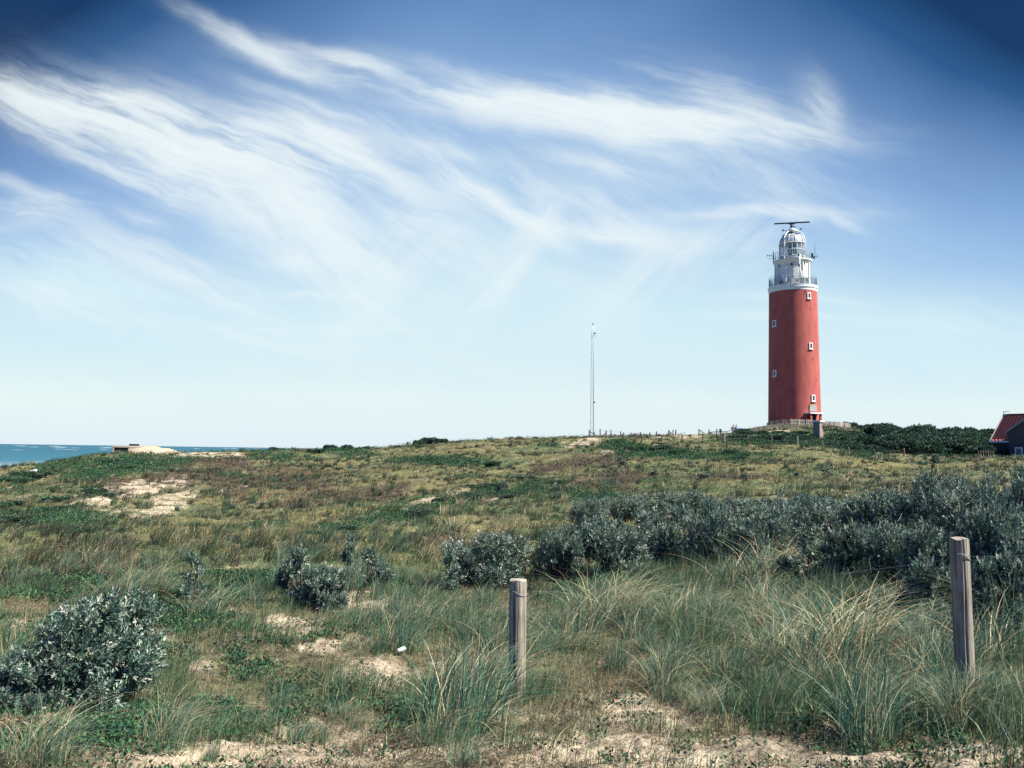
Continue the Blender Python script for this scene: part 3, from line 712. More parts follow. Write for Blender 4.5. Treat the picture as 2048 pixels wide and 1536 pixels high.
mb = MB(); mb.lathe([(.12, mh - .1), (.16, mh), (.12, mh + .25), (.001, mh + .35)], 10); mb.build('top_lamp', M['navy'], mast)
mb = MB(); mb.tube([(mr_(mh) + .45, 0, zc - 1.6), (mr_(mh) + .45, 0, zc + .2)], .03, 5); mb.tube([(0, 0, zc - .8), (mr_(mh) + .45, 0, zc - .8)], .03, 4); mb.build('aerial', M['steel'], mast)

# ------------------------------------------------------------------ fences
M['post'] = plain('weathered_fence_wood', (0.16, 0.135, 0.11), 0.9, 0.2, 3)
M['palepost'] = plain('pale_fence_wood', (0.33, 0.30, 0.26), 0.9, 0.15, 3)
M['wire'] = plain('fence_wire', (0.22, 0.23, 0.24), 0.6, 0.1)
def post_mesh(h, r, seed):
    q = np.random.default_rng(seed); mb = MB(); ph = q.uniform(0, 6, 4)
    n, m_ = 10, 6; V = []; lx, ly = q.normal(0, .02, 2)
    for j in range(m_):
        z = -.5 + (h + .5) * j / (m_ - 1)
        for k in range(n):
            t = 2 * math.pi * k / n; rr_ = r * (1 + .07 * math.sin(2 * t + ph[0]) + .05 * math.sin(5 * t + ph[1] + z * 2))
            V.append((rr_ * math.cos(t) + lx * z, rr_ * math.sin(t) + ly * z, z))
    V.append((lx * h, ly * h, h + .03)); c = len(V) - 1
    Fs = [(j * n + k, j * n + (k + 1) % n, (j + 1) * n + (k + 1) % n, (j + 1) * n + k) for j in range(m_ - 1) for k in range(n)]
    Fs += [((m_ - 1) * n + k, (m_ - 1) * n + (k + 1) % n, c) for k in range(n)]
    mb.add(V, Fs); return mb
front = [(1178.5,860,873,0),(1212.5,864,880,0),(1247,870,884,0),(1284,871,887,0),(1324,870,890,0),(1365,869,887,0),(1406,868,884,0),(1449,867.5,889,1),(1496,876,890,0),(1544,875,888,0),
         (1595,872,892,1),(1645,881,901,0),(1697,895,912,0),(1751,907,925,0),(1807.5,912,922,0)]
back = [(1200.5,858,870,0),(1222,860,871,0),(1241.5,862.5,872,0),(1262,865,873,0),(1281,867,874,0),(1299.5,869,875,0),(1313,870,875,0)]
path = [(1337,871,878,0),(1346,872,878,0),(1351.5,872,878,0),(1398,870,878,0),(1418,867,877,0),(1433.5,866,875,0)]
rowpts = {}
def place_posts(lst, grp, lab, dl, dd=None, skip=()):
    out_ = []
    for i, (x, yt, yb, pale) in enumerate(lst):
        d = dl(x); P = at(x, d)
        h = EYE + d * slope(x, yt)[2] - P[2]; h = max(.75, min(1.9, h))
        o = post_mesh(h, .075, int(x)).build('fence_post', M['palepost' if pale else 'post'])
        o.location = P; l_ = lab
        if pale: l_ = 'pale grey fence post in the far row, ' + ('right below the two seated people' if x < 1500 else 'on the slope below the lighthouse tower')
        tag(o, l_, 'post', grp); out_.append((P, h))
    return out_
def dfront(x): return np.interp(x, [1178, 1212, 1247, 1284, 1324, 1496, 1645, 1751, 1810], [101, 97, 94, 92, 88, 90, 85, 78, 84])
rf = place_posts(front, 'posts of the fence across the middle dune', 'dark wooden post of the wire fence row crossing the green dune below the crest', dfront)
rb = place_posts(back, 'thin posts on the dune crest', 'thin wooden post standing against the sky on the crest beside the mast', lambda x: 112.0)
rp_ = place_posts(path, 'posts beside the sandy path', 'short wooden post beside the pale sandy path left of the seated people', lambda x: np.interp(x, [1337, 1440], [108, 112]))
def wire(pts, nm, label, grp, r=.004, fr=(.9, .55)):
    mb = MB()
    for f_ in fr:
        mb.tube([(P[0], P[1] - .09, P[2] + h * f_) for P, h in pts], r, 4, cap=False)
    o = mb.build(nm, M['wire']); tag(o, label, 'wire', grp)
wire(rf, 'fence_wire', 'thin wires strung along the fence row below the dune crest', None)
wire(rb, 'fence_wire', 'thin wires strung between the posts on the crest by the mast', None)
def brace(P, h, dx, dz, d=0.0, mat='post', label='', r=.06):
    mb = MB(); mb.tube([(0, 0, h * .85), (dx, d, dz)], r, 6); o = mb.build('fence_brace', M[mat]); o.location = P; tag(o, label, 'brace')
brace(*rf[0], 1.15, .1, label='slanting wooden strut of the end post in front of the mast foot')
brace(rf[1][0], .6, -.6, .0, label='low dark strut at the foot of the second fence post from the mast')
brace(*rp_[0], .75, .1, label='dark slanting strut on the post left of the pale plank')
brace(rp_[3][0], .9, 1.0, .0, label='dark slanting strut on the right part of the fence by the sandy path')
Pq = at(1356, 109); mb = MB(); mb.tube([(0, 0, -.1), (.6, 0, .42)], .06, 6); o = mb.build('fence_brace', M['palepost']); o.location = Pq; tag(o, 'pale leaning timber lying against the fence at the sandy path', 'brace')

# ------------------------------------------------------------------ picket screen round the tower foot
M['picket'] = plain('pale_chestnut_pickets', (0.52, 0.47, 0.38), 0.9, 0.12, 2)  # right-hand screen, a paler tone than the grey pickets
M['picketd'] = plain('grey_pickets', (0.26, 0.23, 0.20), 0.9, 0.15, 2)
def pickets(ptsd, ytops, nm, label, mat, gap=.12, wv=.085, rails=True, hmin=.5, cat='fence'):
    """ptsd: (px, distance) stations of the line"""
    root = None; P = [at(x, d) for x, d in ptsd]
    L = [0]
    for a, b in zip(P[:-1], P[1:]): L.append(L[-1] + float(np.linalg.norm(b[:2] - a[:2])))
    n = int(L[-1] / gap); mb = MB(); c0 = P[0]
    top = [EYE + d * slope(x, y)[2] for (x, d), y in zip(ptsd, ytops)]
    q = np.random.default_rng(len(nm) + n)
    rl = []
    for i in range(n + 1):
        s_ = L[-1] * i / n; X_ = np.interp(s_, L, [p[0] for p in P]); Y_ = np.interp(s_, L, [p[1] for p in P]); t_ = np.interp(s_, L, top)
        zg = float(Z(X_, Y_)); h = max(hmin, t_ - zg) * (1 + q.normal(0, .03))
        mb.box((X_ - c0[0], Y_ - c0[1], zg - c0[2] + h / 2 - .15), (wv * q.uniform(.7, 1.1), .03, h + .3), q.normal(0, .3) - LA * 0)
        if i % 6 == 0: rl.append((X_ - c0[0], Y_ - c0[1] + .05, zg - c0[2] + h * .75))
    root = empty(nm, tuple(c0), 0, label=label, cat=cat)
    mb.build('pickets', M[mat], root)
    mb = MB(); mb.tube(rl, .03, 5); mb.tube([(a, b, c - .5) for a, b, c in rl], .03, 5); mb.build('rail', M[mat], root)
    return root
pickets([(1582, 141), (1600, 139.5), (1625, 138.5), (1650, 138.5), (1680, 140), (1698, 143), (1702, 146)], [838, 839, 840, 842, 844, 846, 848], 'picket_fence', 'pale picket screen round the right side of the lighthouse foot', 'picket', .11, .095)
pickets([(1534, 147), (1545, 144), (1560, 142), (1575, 141), (1581, 141)], [845, 842, 839, 838, 838], 'picket_fence', 'grey picket screen on the left side of the lighthouse foot', 'picketd', .3, .06)
pickets([(1480, 123), (1490, 125), (1505, 128), (1520, 132)], [861, 861, 857, 853], 'picket_fence', 'low row of grey stakes right beside the dark bench', 'picketd', .35, .09)

# brick pillar with a flat slab
BD = 106.0
def brickmat(c1, c2, mo, scale=1.0):
    mt, nt_, b = newmat('brickwork'); tc_ = N(nt_, 'ShaderNodeTexCoord')
    br = N(nt_, 'ShaderNodeTexBrick'); br.inputs['Color1'].default_value = (*c1, 1); br.inputs['Color2'].default_value = (*c2, 1); br.inputs['Mortar'].default_value = (*mo, 1)
    br.inputs['Scale'].default_value = scale; br.inputs['Mortar Size'].default_value = .012; br.inputs['Brick Width'].default_value = .24; br.inputs['Row Height'].default_value = .085
    mp_ = N(nt_, 'ShaderNodeMapping'); mp_.inputs['Rotation'].default_value = (math.radians(90), 0, 0); nt_.links.new(tc_.outputs['Object'], mp_.inputs[0]); nt_.links.new(mp_.outputs[0], br.inputs[0])
    nt_.links.new(br.outputs[0], b.inputs['Base Color']); b.inputs['Roughness'].default_value = .9; return mt
P = at(1637, BD); a_, b_, _s = slope(1637, 880)
pil = empty('brick_pillar', tuple(P), math.radians(-18 - 33), label='square brick pillar with a pale slab cap standing in the scrub below the lighthouse', cat='pillar')
hp = EYE + BD * slope(1637, 844.5)[2] - P[2]
mb = MB(); mb.box((0, 0, hp / 2 - .5), (.86, .80, hp + 1.0)); mb.build('shaft', brickmat((.30, .22, .17), (.22, .17, .14), (.35, .32, .28)), pil)
mb = MB(); mb.box((0, 0, hp + .09), (1.1, 1.05, .16)); mb.box((1.05, 1.05, hp + .07), (1.3, .5, .10), math.radians(51)); mb.build('cap_slab', M['white'], pil)
# dark timber handrail beside it
P = at(1660, 128); mb = MB()
hr = EYE + 128 * slope(1660, 853)[2] - P[2]
mb.tube([(-.5, 0, hr), (.9, 0, hr + .05), (2.6, 0, hr - .65)], .09, 6)
for x_ in (-.4, .9, 2.5): mb.tube([(x_, 0, -.5), (x_, 0, hr - (.6 if x_ > 2 else 0))], .08, 6)
o = mb.build('handrail', M['post']); o.location = P; o.rotation_euler.z = -LA; tag(o, 'dark sloping timber handrail on the sand right of the brick pillar', 'handrail')
P = at(1689, 132); o = post_mesh(1.0, .1, 5).build('fence_post', M['post']); o.location = P; tag(o, 'lone short dark stump on the sand right of the sloping handrail', 'post')

# ------------------------------------------------------------------ bench, people, bin
PD = 121.0
P = at(1478, PD); a_, b_, _s = slope(1476, 870); azb = math.atan2(a_, b_)
bench = empty('bench', tuple(P), -azb, label='dark plain wooden bench on the hill path, two people sitting on its left end', cat='bench')
zs_ = EYE + PD * slope(1476, 863)[2] - P[2] ; zs_ = max(.40, min(.5, zs_))
mb = MB()
for k in range(3): mb.box((-.05, -.2 + k * .16, zs_), (1.9, .13, .06))
mb.build('seat', M['dark'], bench)
for x_ in (-.9, -.05, .8):
    mb = MB(); mb.box((x_, 0, zs_ / 2 - .2), (.16, .5, zs_ + .35)); mb.build('leg', M['dark'], bench)
def skin_body(name, joints, edges, mat, parent, lev=1):
    me = bpy.data.meshes.new(name); me.from_pydata([j[:3] for j in joints], edges, []); me.update()
    o = link(name, me, mat, parent); 
    sk = o.modifiers.new('skin', 'SKIN'); sk.use_smooth_shade = True
    if not me.skin_vertices: me.skin_vertices.new() if hasattr(me.skin_vertices, 'new') else None
    lay = me.skin_vertices[0].data
    for i, j in enumerate(joints): lay[i].radius = (j[3], j[4] if len(j) > 4 else j[3]); lay[i].use_root = (i == 0)
    ss = o.modifiers.new('sub', 'SUBSURF'); ss.levels = lev; ss.render_levels = lev
    return o
M['skin'] = plain('skin', (.45, .28, .20), .6, .05)
def person(x, dx, top, trous, hair, lean, label):
    """seated figure facing away from the camera (+Y), seat at the empty"""
    root = empty('person', tuple(P), -azb, label=label, cat='person')
    z = zs_ + .06; o = dx
    body = [(o, 0, z, .13, .12), (o, .02, z + .25, .14, .11), (o + lean * .5, .03, z + .48, .15, .11), (o + lean, .04, z + .60, .05, .05), (o + lean, .05, z + .70, .085, .09), (o + lean, .05, z + .82, .075, .085),
            (o - .19, .03, z + .47, .055), (o - .25, .08, z + .22, .045), (o - .16, .30, z + .12, .035), (o - .13, .38, z + .10, .03),
            (o + .19 + lean, .03, z + .47, .055), (o + .25, .08, z + .22, .045), (o + .16, .30, z + .12, .035), (o + .13, .38, z + .10, .03),
            (o - .10, .10, z, .085), (o - .12, .46, z + .02, .06), (o - .12, .50, z - .40, .045), (o - .12, .62, z - .45, .04),
            (o + .10, .10, z, .085), (o + .12, .46, z + .02, .06), (o + .12, .50, z - .40, .045), (o + .12, .62, z - .45, .04)]
    ed = [(0, 1), (1, 2), (2, 3), (3, 4), (4, 5), (2, 6), (6, 7), (7, 8), (8, 9), (2, 10), (10, 11), (11, 12), (12, 13), (0, 14), (14, 15), (15, 16), (16, 17), (0, 18), (18, 19), (19, 20), (20, 21)]
    skin_body('body', body, ed, M['skin'], root)
    jk = [(o, -.01, z - .02, .17, .15), (o, .01, z + .25, .17, .14), (o + lean * .5, .02, z + .47, .18, .13), (o - .2, .02, z + .47, .075), (o - .27, .07, z + .22, .065), (o - .17, .29, z + .12, .05),
          (o + .2 + lean, .02, z + .47, .075), (o + .27, .07, z + .22, .065), (o + .17, .29, z + .12, .05)]
    skin_body('jacket', jk, [(0, 1), (1, 2), (2, 3), (3, 4), (4, 5), (2, 6), (6, 7), (7, 8)], top, root)
    tr = [(o, 0, z - .04, .15, .12), (o - .11, .12, z, .10), (o - .12, .46, z + .02, .075), (o - .12, .50, z - .36, .06), (o + .11, .12, z, .10), (o + .12, .46, z + .02, .075), (o + .12, .50, z - .36, .06)]
    skin_body('trousers', tr, [(0, 1), (1, 2), (2, 3), (0, 4), (4, 5), (5, 6)], trous, root)
    hr_ = [(o + lean, -.01, z + .66, .07), (o + lean, 0, z + .76, .10, .10), (o + lean, .03, z + .85, .07, .07)]
    skin_body('hair', hr_, [(0, 1), (1, 2)], hair, root)
    return root
jb = plain('light_blue_jacket', (.20, .30, .55), .8, .08); jg = plain('grey_green_jacket', (.22, .27, .30), .8, .08); tn = plain('navy_trousers', (.02, .03, .08), .8, .08)
hd = plain('dark_hair', (.02, .02, .025), .6, .1)
person(0, -.78, jg, tn, hd, .04, 'seated person in a grey top on the left end of the bench, leaning close')
person(0, -.32, jb, tn, hd, -.03, 'seated person in a light blue jacket beside the one in grey')
P = at(1441, 119); mb = MB(); hh = max(.8, EYE + 119 * slope(1441, 858.5)[2] - P[2])
bn = empty('litter_bin', tuple(P), 0, label='small dark upright litter bin on the path left of the seated people', cat='bin')
mb.lathe([(.05, -.3), (.06, hh * .35)], 8); mb.build('stand', M['dark'], bn)
mb = MB(); mb.lathe([(.13, hh * .3), (.16, hh * .85), (.15, hh * .88)], 16); mb.build('bucket', M['navy'], bn)
mb = MB(); mb.lathe([(.17, hh * .89), (.16, hh * .96), (.02, hh)], 16); mb.build('lid', M['navy'], bn)
# low rail left of the bench
P = at(1455, 120); mb = MB(); mb.tube([(-2.6, 0, .35), (0, 0, .52), (1.0, 0, .75)], .06, 6)
for x_ in (-2.4, -.9, .7): mb.tube([(x_, 0, -.4), (x_, 0, .4 + .1 * (x_ + 2))], .05, 6)
o = mb.build('path_rail', M['post']); o.location = P; tag(o, 'low dark rail along the path between the litter bin and the bench', 'rail')

# ------------------------------------------------------------------ house at the right edge
HD = 92.0
def hq(x, y, d=HD): a, b, s = slope(x, y); return Vector((a * d, b * d, EYE + d * s))
C0 = hq(1983, 882); gz0 = float(Z(C0.x, C0.y)) - 1.2
HA = math.atan2(C0.x, C0.y)
ux = Vector((math.cos(HA + .0), -math.sin(HA + .0), 0)); 
yawh = -HA - math.radians(18)                      # the long side faces us and a little left
house = empty('house', (C0.x, C0.y, gz0), yawh, label='dark brick house with red tiled roof and white framed windows, cut by the right edge', cat='house')
ze = C0.z - gz0; zr = hq(2005, 828).z - gz0
M['darkbrick'] = brickmat((.075, .06, .06), (.055, .045, .05), (.09, .08, .08))
mt, nt_, b = newmat('red_pantiles'); tc_ = N(nt_, 'ShaderNodeTexCoord')
wv_ = N(nt_, 'ShaderNodeTexNoise'); wv_.inputs['Scale'].default_value = 3; nt_.links.new(tc_.outputs['Object'], wv_.inputs['Vector'])
mx = N(nt_, 'ShaderNodeMix', data_type='RGBA'); mx.inputs['A'].default_value = (.42, .10, .06, 1); mx.inputs['B'].default_value = (.60, .17, .11, 1)
nt_.links.new(wv_.outputs[0], mx.inputs['Factor']); nt_.links.new(mx.outputs['Result'], b.inputs['Base Color']); b.inputs['Roughness'].default_value = .55
M['tiles'] = mt
dep = 3.8; Lh = 11.0                                # half depth to the ridge, length
mb = MB()
W_ = [(.15, .12), (Lh, .12), (Lh, 2 * dep - .12), (.15, 2 * dep - .12)]
mb.poly([(x_, y_, -.6) for x_, y_ in W_], ze + .6, (0, 0, 1))
for x_ in (.15, Lh - .3): mb.poly([(x_, .12, ze), (x_, 2 * dep - .12, ze), (x_, dep, zr - .12)], .3, (1, 0, 0))
mb.build('wall', M['darkbrick'], house)
def pantile(x0, x1, y0, z0_, y1, z1_, pitch=.30, rows_=18):
    """tile surface from eave to ridge: half round ridges with stepped courses"""
    V = []; Fs = []; n = int((x1 - x0) / pitch) * 6; nrm = Vector((0, -(z1_ - z0_), (y1 - y0))).normalized()
    if nrm.z < 0: nrm = -nrm
    for j in range(rows_ * 2):
        c = j // 2; f_ = (c + (j % 2)) / rows_; lift = .05 if j % 2 == 0 else .015
        for i in range(n + 1):
            s_ = math.sin(2 * math.pi * i / 6); p = Vector((x0 + (x1 - x0) * i / n, y0 + (y1 - y0) * f_, z0_ + (z1_ - z0_) * f_)) + nrm * (lift + .035 * s_); V.append(p)
    for j in range(rows_ * 2 - 1):
        for i in range(n): k = j * (n + 1) + i; Fs.append((k, k + 1, k + n + 2, k + n + 1))
    return V, Fs
mb = MB(); V, Fs = pantile(0, Lh, -.12, ze + .02, dep, zr); mb.add(V, Fs, True)
V, Fs = pantile(0, Lh, 2 * dep + .12, ze + .02, dep, zr); mb.add(V, [f[::-1] for f in Fs], True)
mb.poly([(0, -.12, ze - .12), (Lh, -.12, ze - .12), (Lh, dep, zr - .12), (0, dep, zr - .12)], .09, (0, -(zr - ze), dep + .12))
mb.poly([(0, 2 * dep + .12, ze - .12), (Lh, 2 * dep + .12, ze - .12), (Lh, dep, zr - .12), (0, dep, zr - .12)], .09, (0, (zr - ze), dep + .12))
roof = mb.build('roof', M['tiles'], house)
mb = MB(); mb.tube([(-.02, dep, zr + .06), (Lh, dep, zr + .06)], .12, 10); mb.build('ridge_tiles', plain('dark_ridge', (.14, .05, .045), .7), house)
mb = MB(); mb.box((.85, -.24, ze - .07), (1.85, .2, .16)); mb.build('gutter', M['white'], house)
mb = MB(); mb.poly([(-.06, -.16, ze - .12), (-.06, -.16, ze + .06), (-.06, dep, zr + .12), (-.06, dep, zr - .06)], .05, (-1, 0, 0)); mb.build('verge_board', M['palepost'], house)
mb = MB(); mb.box((-.04, dep, zr + .12), (.08, .08, .6)); mb.box((.25, dep, zr + .40), (.55, .06, .05)); mb.box((.12, dep - .1, zr + .1), (.3, .1, .14)); mb.build('ridge_finial', M['cream'], house)
# front wing with its gable
wx0 = 1.8; wd = 1.1; ww_ = 5.6; zw = hq(2023, 864, HD - 1).z - gz0
mb = MB()
gp = [(wx0, -wd, -.6), (wx0 + ww_, -wd, -.6), (wx0 + ww_, -wd, zw), (wx0 + ww_ / 2, -wd, zr + .35), (wx0, -wd, zw)]
mb.poly([gp[0], gp[1], gp[2], gp[3], gp[4]], wd + 2.2, (0, 1, 0)); mb.build('gable_wing', M['darkbrick'], house)
mb = MB()
for s_ in (0, 1):
    xe = wx0 - .22 if s_ == 0 else wx0 + ww_ + .22; xm = wx0 + ww_ / 2; zz = zw - .18
    mb.poly([(xe, -wd - .10, zz), (xm, -wd - .10, zr + .42), (xm, -wd - .10, zr + .58), (xe, -wd - .10, zz + .16)], wd + 2.2, (0, 1, 0))
mb.build('wing_roof', M['tiles'], house)
mb = MB()
xm = wx0 + ww_ / 2
mb.poly([(wx0 - .26, -wd - .11, zw - .24), (xm, -wd - .11, zr + .36), (xm, -wd - .11, zr + .60), (wx0 - .26, -wd - .11, zw + .0)], .06, (0, -1, 0))
mb.poly([(wx0 + ww_ + .26, -wd - .11, zw - .24), (xm, -wd - .11, zr + .36), (xm, -wd - .11, zr + .60), (wx0 + ww_ + .26, -wd - .11, zw)], .06, (0, -1, 0))
mb.build('barge_board', plain('grey_trim', (.25, .24, .26), .7), house)
def hwin(xc, zc, w_, h_):
    mb = MB(); y = -wd - .05
    for s_ in (-1, 1): mb.box((xc + s_ * w_ / 2, y, zc), (.11, .12, h_ + .11))
    for s_ in (-1, 1): mb.box((xc, y, zc + s_ * h_ / 2), (w_ - .11, .12, .11))
    o = mb.build('window', M['white'], house); mb = MB(); mb.box((xc, y + .02, zc), (w_ - .11, .06, h_ - .11)); mb.build('pane', M['glassdark'], o)
zq = hq(2036, 905, HD - 1).z - gz0
hwin(wx0 + .85, zq, .52, .85); zq = hq(2050, 865, HD - 1).z - gz0; hwin(wx0 + 2.35, zq, 1.05, 1.1)
# little picket fence left of the house
pickets([(1956, 86), (1966, 85.5), (1976, 85), (1986, 84.5)], [901, 901, 902, 903], 'picket_fence', 'short grey picket fence at the scrub edge left of the dark house', 'post', .3, .07, hmin=.6)

# ------------------------------------------------------------------ bunker on the left dune
BK = 96.0
A0 = hq(228, 908, BK); gzb = float(Z(A0.x, A0.y)) - .5; AZb = math.atan2(A0.x, A0.y)
bk = empty('bunker', (A0.x, A0.y, gzb), -AZb + math.radians(-8), label='low weathered concrete bunker half buried on the left dune crest', cat='bunker')
zt_ = hq(240, 892.5, BK).z - gzb
mb = MB(); mb.poly([(-.15, -.05, zt_ - .12), (1.42, -.05, zt_ - .12), (3.9, 1.2, zt_ - .02), (3.9, 3.5, zt_ - .02), (-.15, 3.5, zt_ - .12)], .16, (0, 0, 1)); mb.build('roof_slab', M['concrete'], bk)
mb = MB(); mb.poly([(1.36, 0, 0), (3.9, 1.25, 0), (3.9, 3.4, 0), (1.36, 3.4, 0)], zt_ - .06, (0, 0, 1)); mb.build('side_wall', M['concrete'], bk)
mb = MB(); mb.box((.68, 1.9, (zt_ - .12) / 2), (1.35, 3, zt_ - .12)); mb.build('front_wall', plain('shaded_front_concrete', (.05, .05, .06), .9, .2, 2), bk)  # shade of the front face put into its concrete colour
mb = MB(); mb.box((1.38, .25, (zt_ - .12) / 2), (.14, .5, zt_ - .12)); mb.box((-.08, .25, (zt_ - .12) / 2), (.14, .5, zt_ - .12)); mb.build('corner_pier', M['concrete'], bk)
mb = MB(); mb.box((1.7, 1.6, zt_ + .16), (.9, .9, .2)); mb.build('roof_hatch', M['dark'], bk)
mb = MB(); mb.poly([(1.5, .02, .62), (2.6, .55, .62), (2.6, .55, .80), (1.5, .02, .80)], .12, (.43, -.9, 0)); mb.build('slot', M['dark'], bk)
# drifted sand heaped against the bunker
q = np.random.default_rng(8); V = []; Fs = []; nn_ = 40; c_ = hq(300, 905, BK + .3)
for i in range(nn_):
    for j in range(nn_):
        u_ = i / (nn_ - 1) * 2 - 1; v_ = j / (nn_ - 1) * 2 - 1; x_ = c_.x + u_ * 3.6; y_ = c_.y + v_ * 2.6; f_ = max(0, 1 - u_ * u_ * 1.0 - v_ * v_ * .9)
        V.append((x_, y_, float(Z(x_, y_)) - .12 + 1.05 * f_ ** 1.3 * (1 + .25 * float(fbm(x_ * 1.1, y_ * 1.1, 5, 4)))))
for i in range(nn_ - 1):
    for j in range(nn_ - 1): k = i * nn_ + j; Fs.append((k, k + nn_, k + nn_ + 1, k + 1))
mb = MB(); mb.add(V, Fs, True); o = mb.build('sand_drift', plain('drift_sand', (.42, .35, .255), .95, .12, 1.5, bump=.5, bscale=5)); tag(o, 'pale sand drift heaped against the right side of the bunker', kind='structure')
# white board on the slope
P, d = ground(60, 950); mb = MB(); mb.box((0, 0, .20), (1.15, .32, .07)); mb.box((.05, .1, .26), (.9, .05, .05)); o = mb.build('driftwood_plank', M['white']); o.location = P; o.rotation_euler = (.55, -.30, .05)
tag(o, 'short white plank lying on the green slope at the left edge', 'plank')

# ------------------------------------------------------------------ foreground posts and wire
def woodmat():
    mt, nt_, b = newmat('silvery_split_wood'); tc_ = N(nt_, 'ShaderNodeTexCoord'); mp_ = N(nt_, 'ShaderNodeMapping'); mp_.inputs['Scale'].default_value = (60, 60, 2.2)
    nt_.links.new(tc_.outputs['Object'], mp_.inputs[0]); n1 = N(nt_, 'ShaderNodeTexNoise'); n1.inputs['Scale'].default_value = 1; n1.inputs['Detail'].default_value = 7; nt_.links.new(mp_.outputs[0], n1.inputs['Vector'])
    n2 = N(nt_, 'ShaderNodeTexNoise'); n2.inputs['Scale'].default_value = 7; n2.inputs['Detail'].default_value = 5; nt_.links.new(tc_.outputs['Object'], n2.inputs['Vector'])
    r1 = N(nt_, 'ShaderNodeValToRGB'); e = r1.color_ramp.elements; e[0].position = .34; e[0].color = (.12, .105, .08, 1); e[1].position = .66; e[1].color = (.43, .395, .33, 1); q = e.new(.46); q.color = (.27, .24, .195, 1)
    nt_.links.new(n1.outputs[0], r1.inputs[0])
    mx_ = N(nt_, 'ShaderNodeMix', data_type='RGBA', blend_type='MULTIPLY'); mx_.inputs['Factor'].default_value = .6; nt_.links.new(r1.outputs[0], mx_.inputs['A'])
    r2 = N(nt_, 'ShaderNodeValToRGB'); e = r2.color_ramp.elements; e[0].position = .35; e[0].color = (.5, .47, .42, 1); e[1].position = .65; e[1].color = (1, 1, 1, 1); nt_.links.new(n2.outputs[0], r2.inputs[0]); nt_.links.new(r2.outputs[0], mx_.inputs['B'])
    nt_.links.new(mx_.outputs['Result'], b.inputs['Base Color']); b.inputs['Roughness'].default_value = .85
    bp_ = N(nt_, 'ShaderNodeBump'); bp_.inputs['Strength'].default_value = 1.0; bp_.inputs['Distance'].default_value = .012; nt_.links.new(n1.outputs[0], bp_.inputs['Height']); nt_.links.new(bp_.outputs[0], b.inputs['Normal'])
    return mt
M['wood'] = woodmat(); M['endgrain'] = plain('pale_end_grain', (.33, .30, .25), .9, .14, 30)
def big_post(x, ytop, ybase, d, wpx, crack_u, label, seed, tilt):
    P = at(x, d); a, b, s = slope(x, ytop); zt_ = EYE + d * s; h = zt_ - P[2]; r = wpx / 2 / F * d * math.cos(math.atan2(a, b)) ** -1 * math.cos(math.atan2(a, b))
    r = wpx / 2 / F * d * b
    az = math.atan2(a, b); q = np.random.default_rng(seed)
    n, m_ = 96, 46; tc0 = math.asin(crack_u)            # crack direction measured from the viewer's side
    th = np.linspace(0, 2 * math.pi, n, endpoint=False); V = []
    for j in range(m_):
        f_ = j / (m_ - 1); z = -.35 + (h + .35) * f_
        cr = tc0 + .05 * math.sin(3.1 * z + seed) + .03 * math.sin(11 * z)
        dd = np.abs((th - cr + math.pi) % (2 * math.pi) - math.pi)
        wcr = .075 + .03 * math.sin(4 * z + 1)
        rr_ = r * (1 + .02 * np.sin(2 * th + seed) + .012 * np.sin(5 * th + 1.3 * z) + .004 * np.sin(23 * th + 2 * z) + .01 * vn(th * 9, np.full(n, z * 3), seed))
        rr_ = rr_ * (1 - .34 * np.exp(-(dd / (wcr * .75)) ** 2)); rr_ = rr_ * (1 - .06 * np.exp(-(np.abs((th - cr - 2.2 + math.pi) % (2 * math.pi) - math.pi) / .05) ** 2))
        if j == m_ - 1: rr_ = rr_ * .97
        ox = tilt * z
        for k in range(n): V.append((rr_[k] * math.sin(th[k]) + ox, -rr_[k] * math.cos(th[k]), z + (.006 * math.sin(th[k] * 3 + seed) if j == m_ - 1 else 0)))
    mb = MB(); Fs = [(j * n + k, j * n + (k + 1) % n, (j + 1) * n + (k + 1) % n, (j + 1) * n + k) for j in range(m_ - 1) for k in range(n)]
    mb.add(V, Fs, True); root = empty('fence_post', tuple(P), -az, label=label, cat='post', group='split timber posts in the foreground')
    mb.build('shaft', M['wood'], root)
    mb = MB(); T = V[-n:]; c = np.mean(T, 0); inner = [(c[0] + (p[0] - c[0]) * .5, c[1] + (p[1] - c[1]) * .5, c[2] + .008) for p in T]
    mb.add(T + inner + [(c[0], c[1], c[2] + .010)], [(k, (k + 1) % n, n + (k + 1) % n, n + k) for k in range(n)] + [(n + k, n + (k + 1) % n, 2 * n) for k in range(n)], False)
    mb.build('end_grain', M['endgrain'], root)
    zs2 = h - .09 * h; mb = MB()
    pts = [((r + .004) * math.sin(t) + tilt * zs2, -(r + .004) * math.cos(t), zs2 - (.035 * math.sin((t - crack_u) * 1.4) if t > crack_u else 0)) for t in np.linspace(-1.45, 1.5, 14)]
    mb.tube(pts, .0028, 5); mb.build('wire_loop', M['wire'], root)
    return P, h, az, r
fp1 = big_post(1040, 1160, 1402, 6.6, 34.5, -.36, 'short silvery split wooden post in the middle foreground, standing in marram grass', 2, 0.0)
fp2 = big_post(1917, 1077, 1400, 5.45, 35, .36, 'thicker wooden post at the right, shaded on its left side, in deep grass', 5, -.012)
w1 = Vector(fp1[0]) + Vector((0, 0, fp1[1] * .91)); w2 = Vector(fp2[0]) + Vector((0, 0, fp2[1] * .90))
dirw = (w2 - w1)
def sag(a, b, s_, n=22): return [a.lerp(b, i / n) + Vector((0, -.07, -s_ * 4 * (i / n) * (1 - i / n))) for i in range(n + 1)]
mb = MB()
mb.tube(sag(w1, w2, .06), .0007, 4); mb.tube(sag(w1 - dirw * 1.0 + Vector((0, .5, -.12)), w1, .08), .0007, 4); mb.tube(sag(w2, w2 + dirw * .8, .05), .0007, 4)
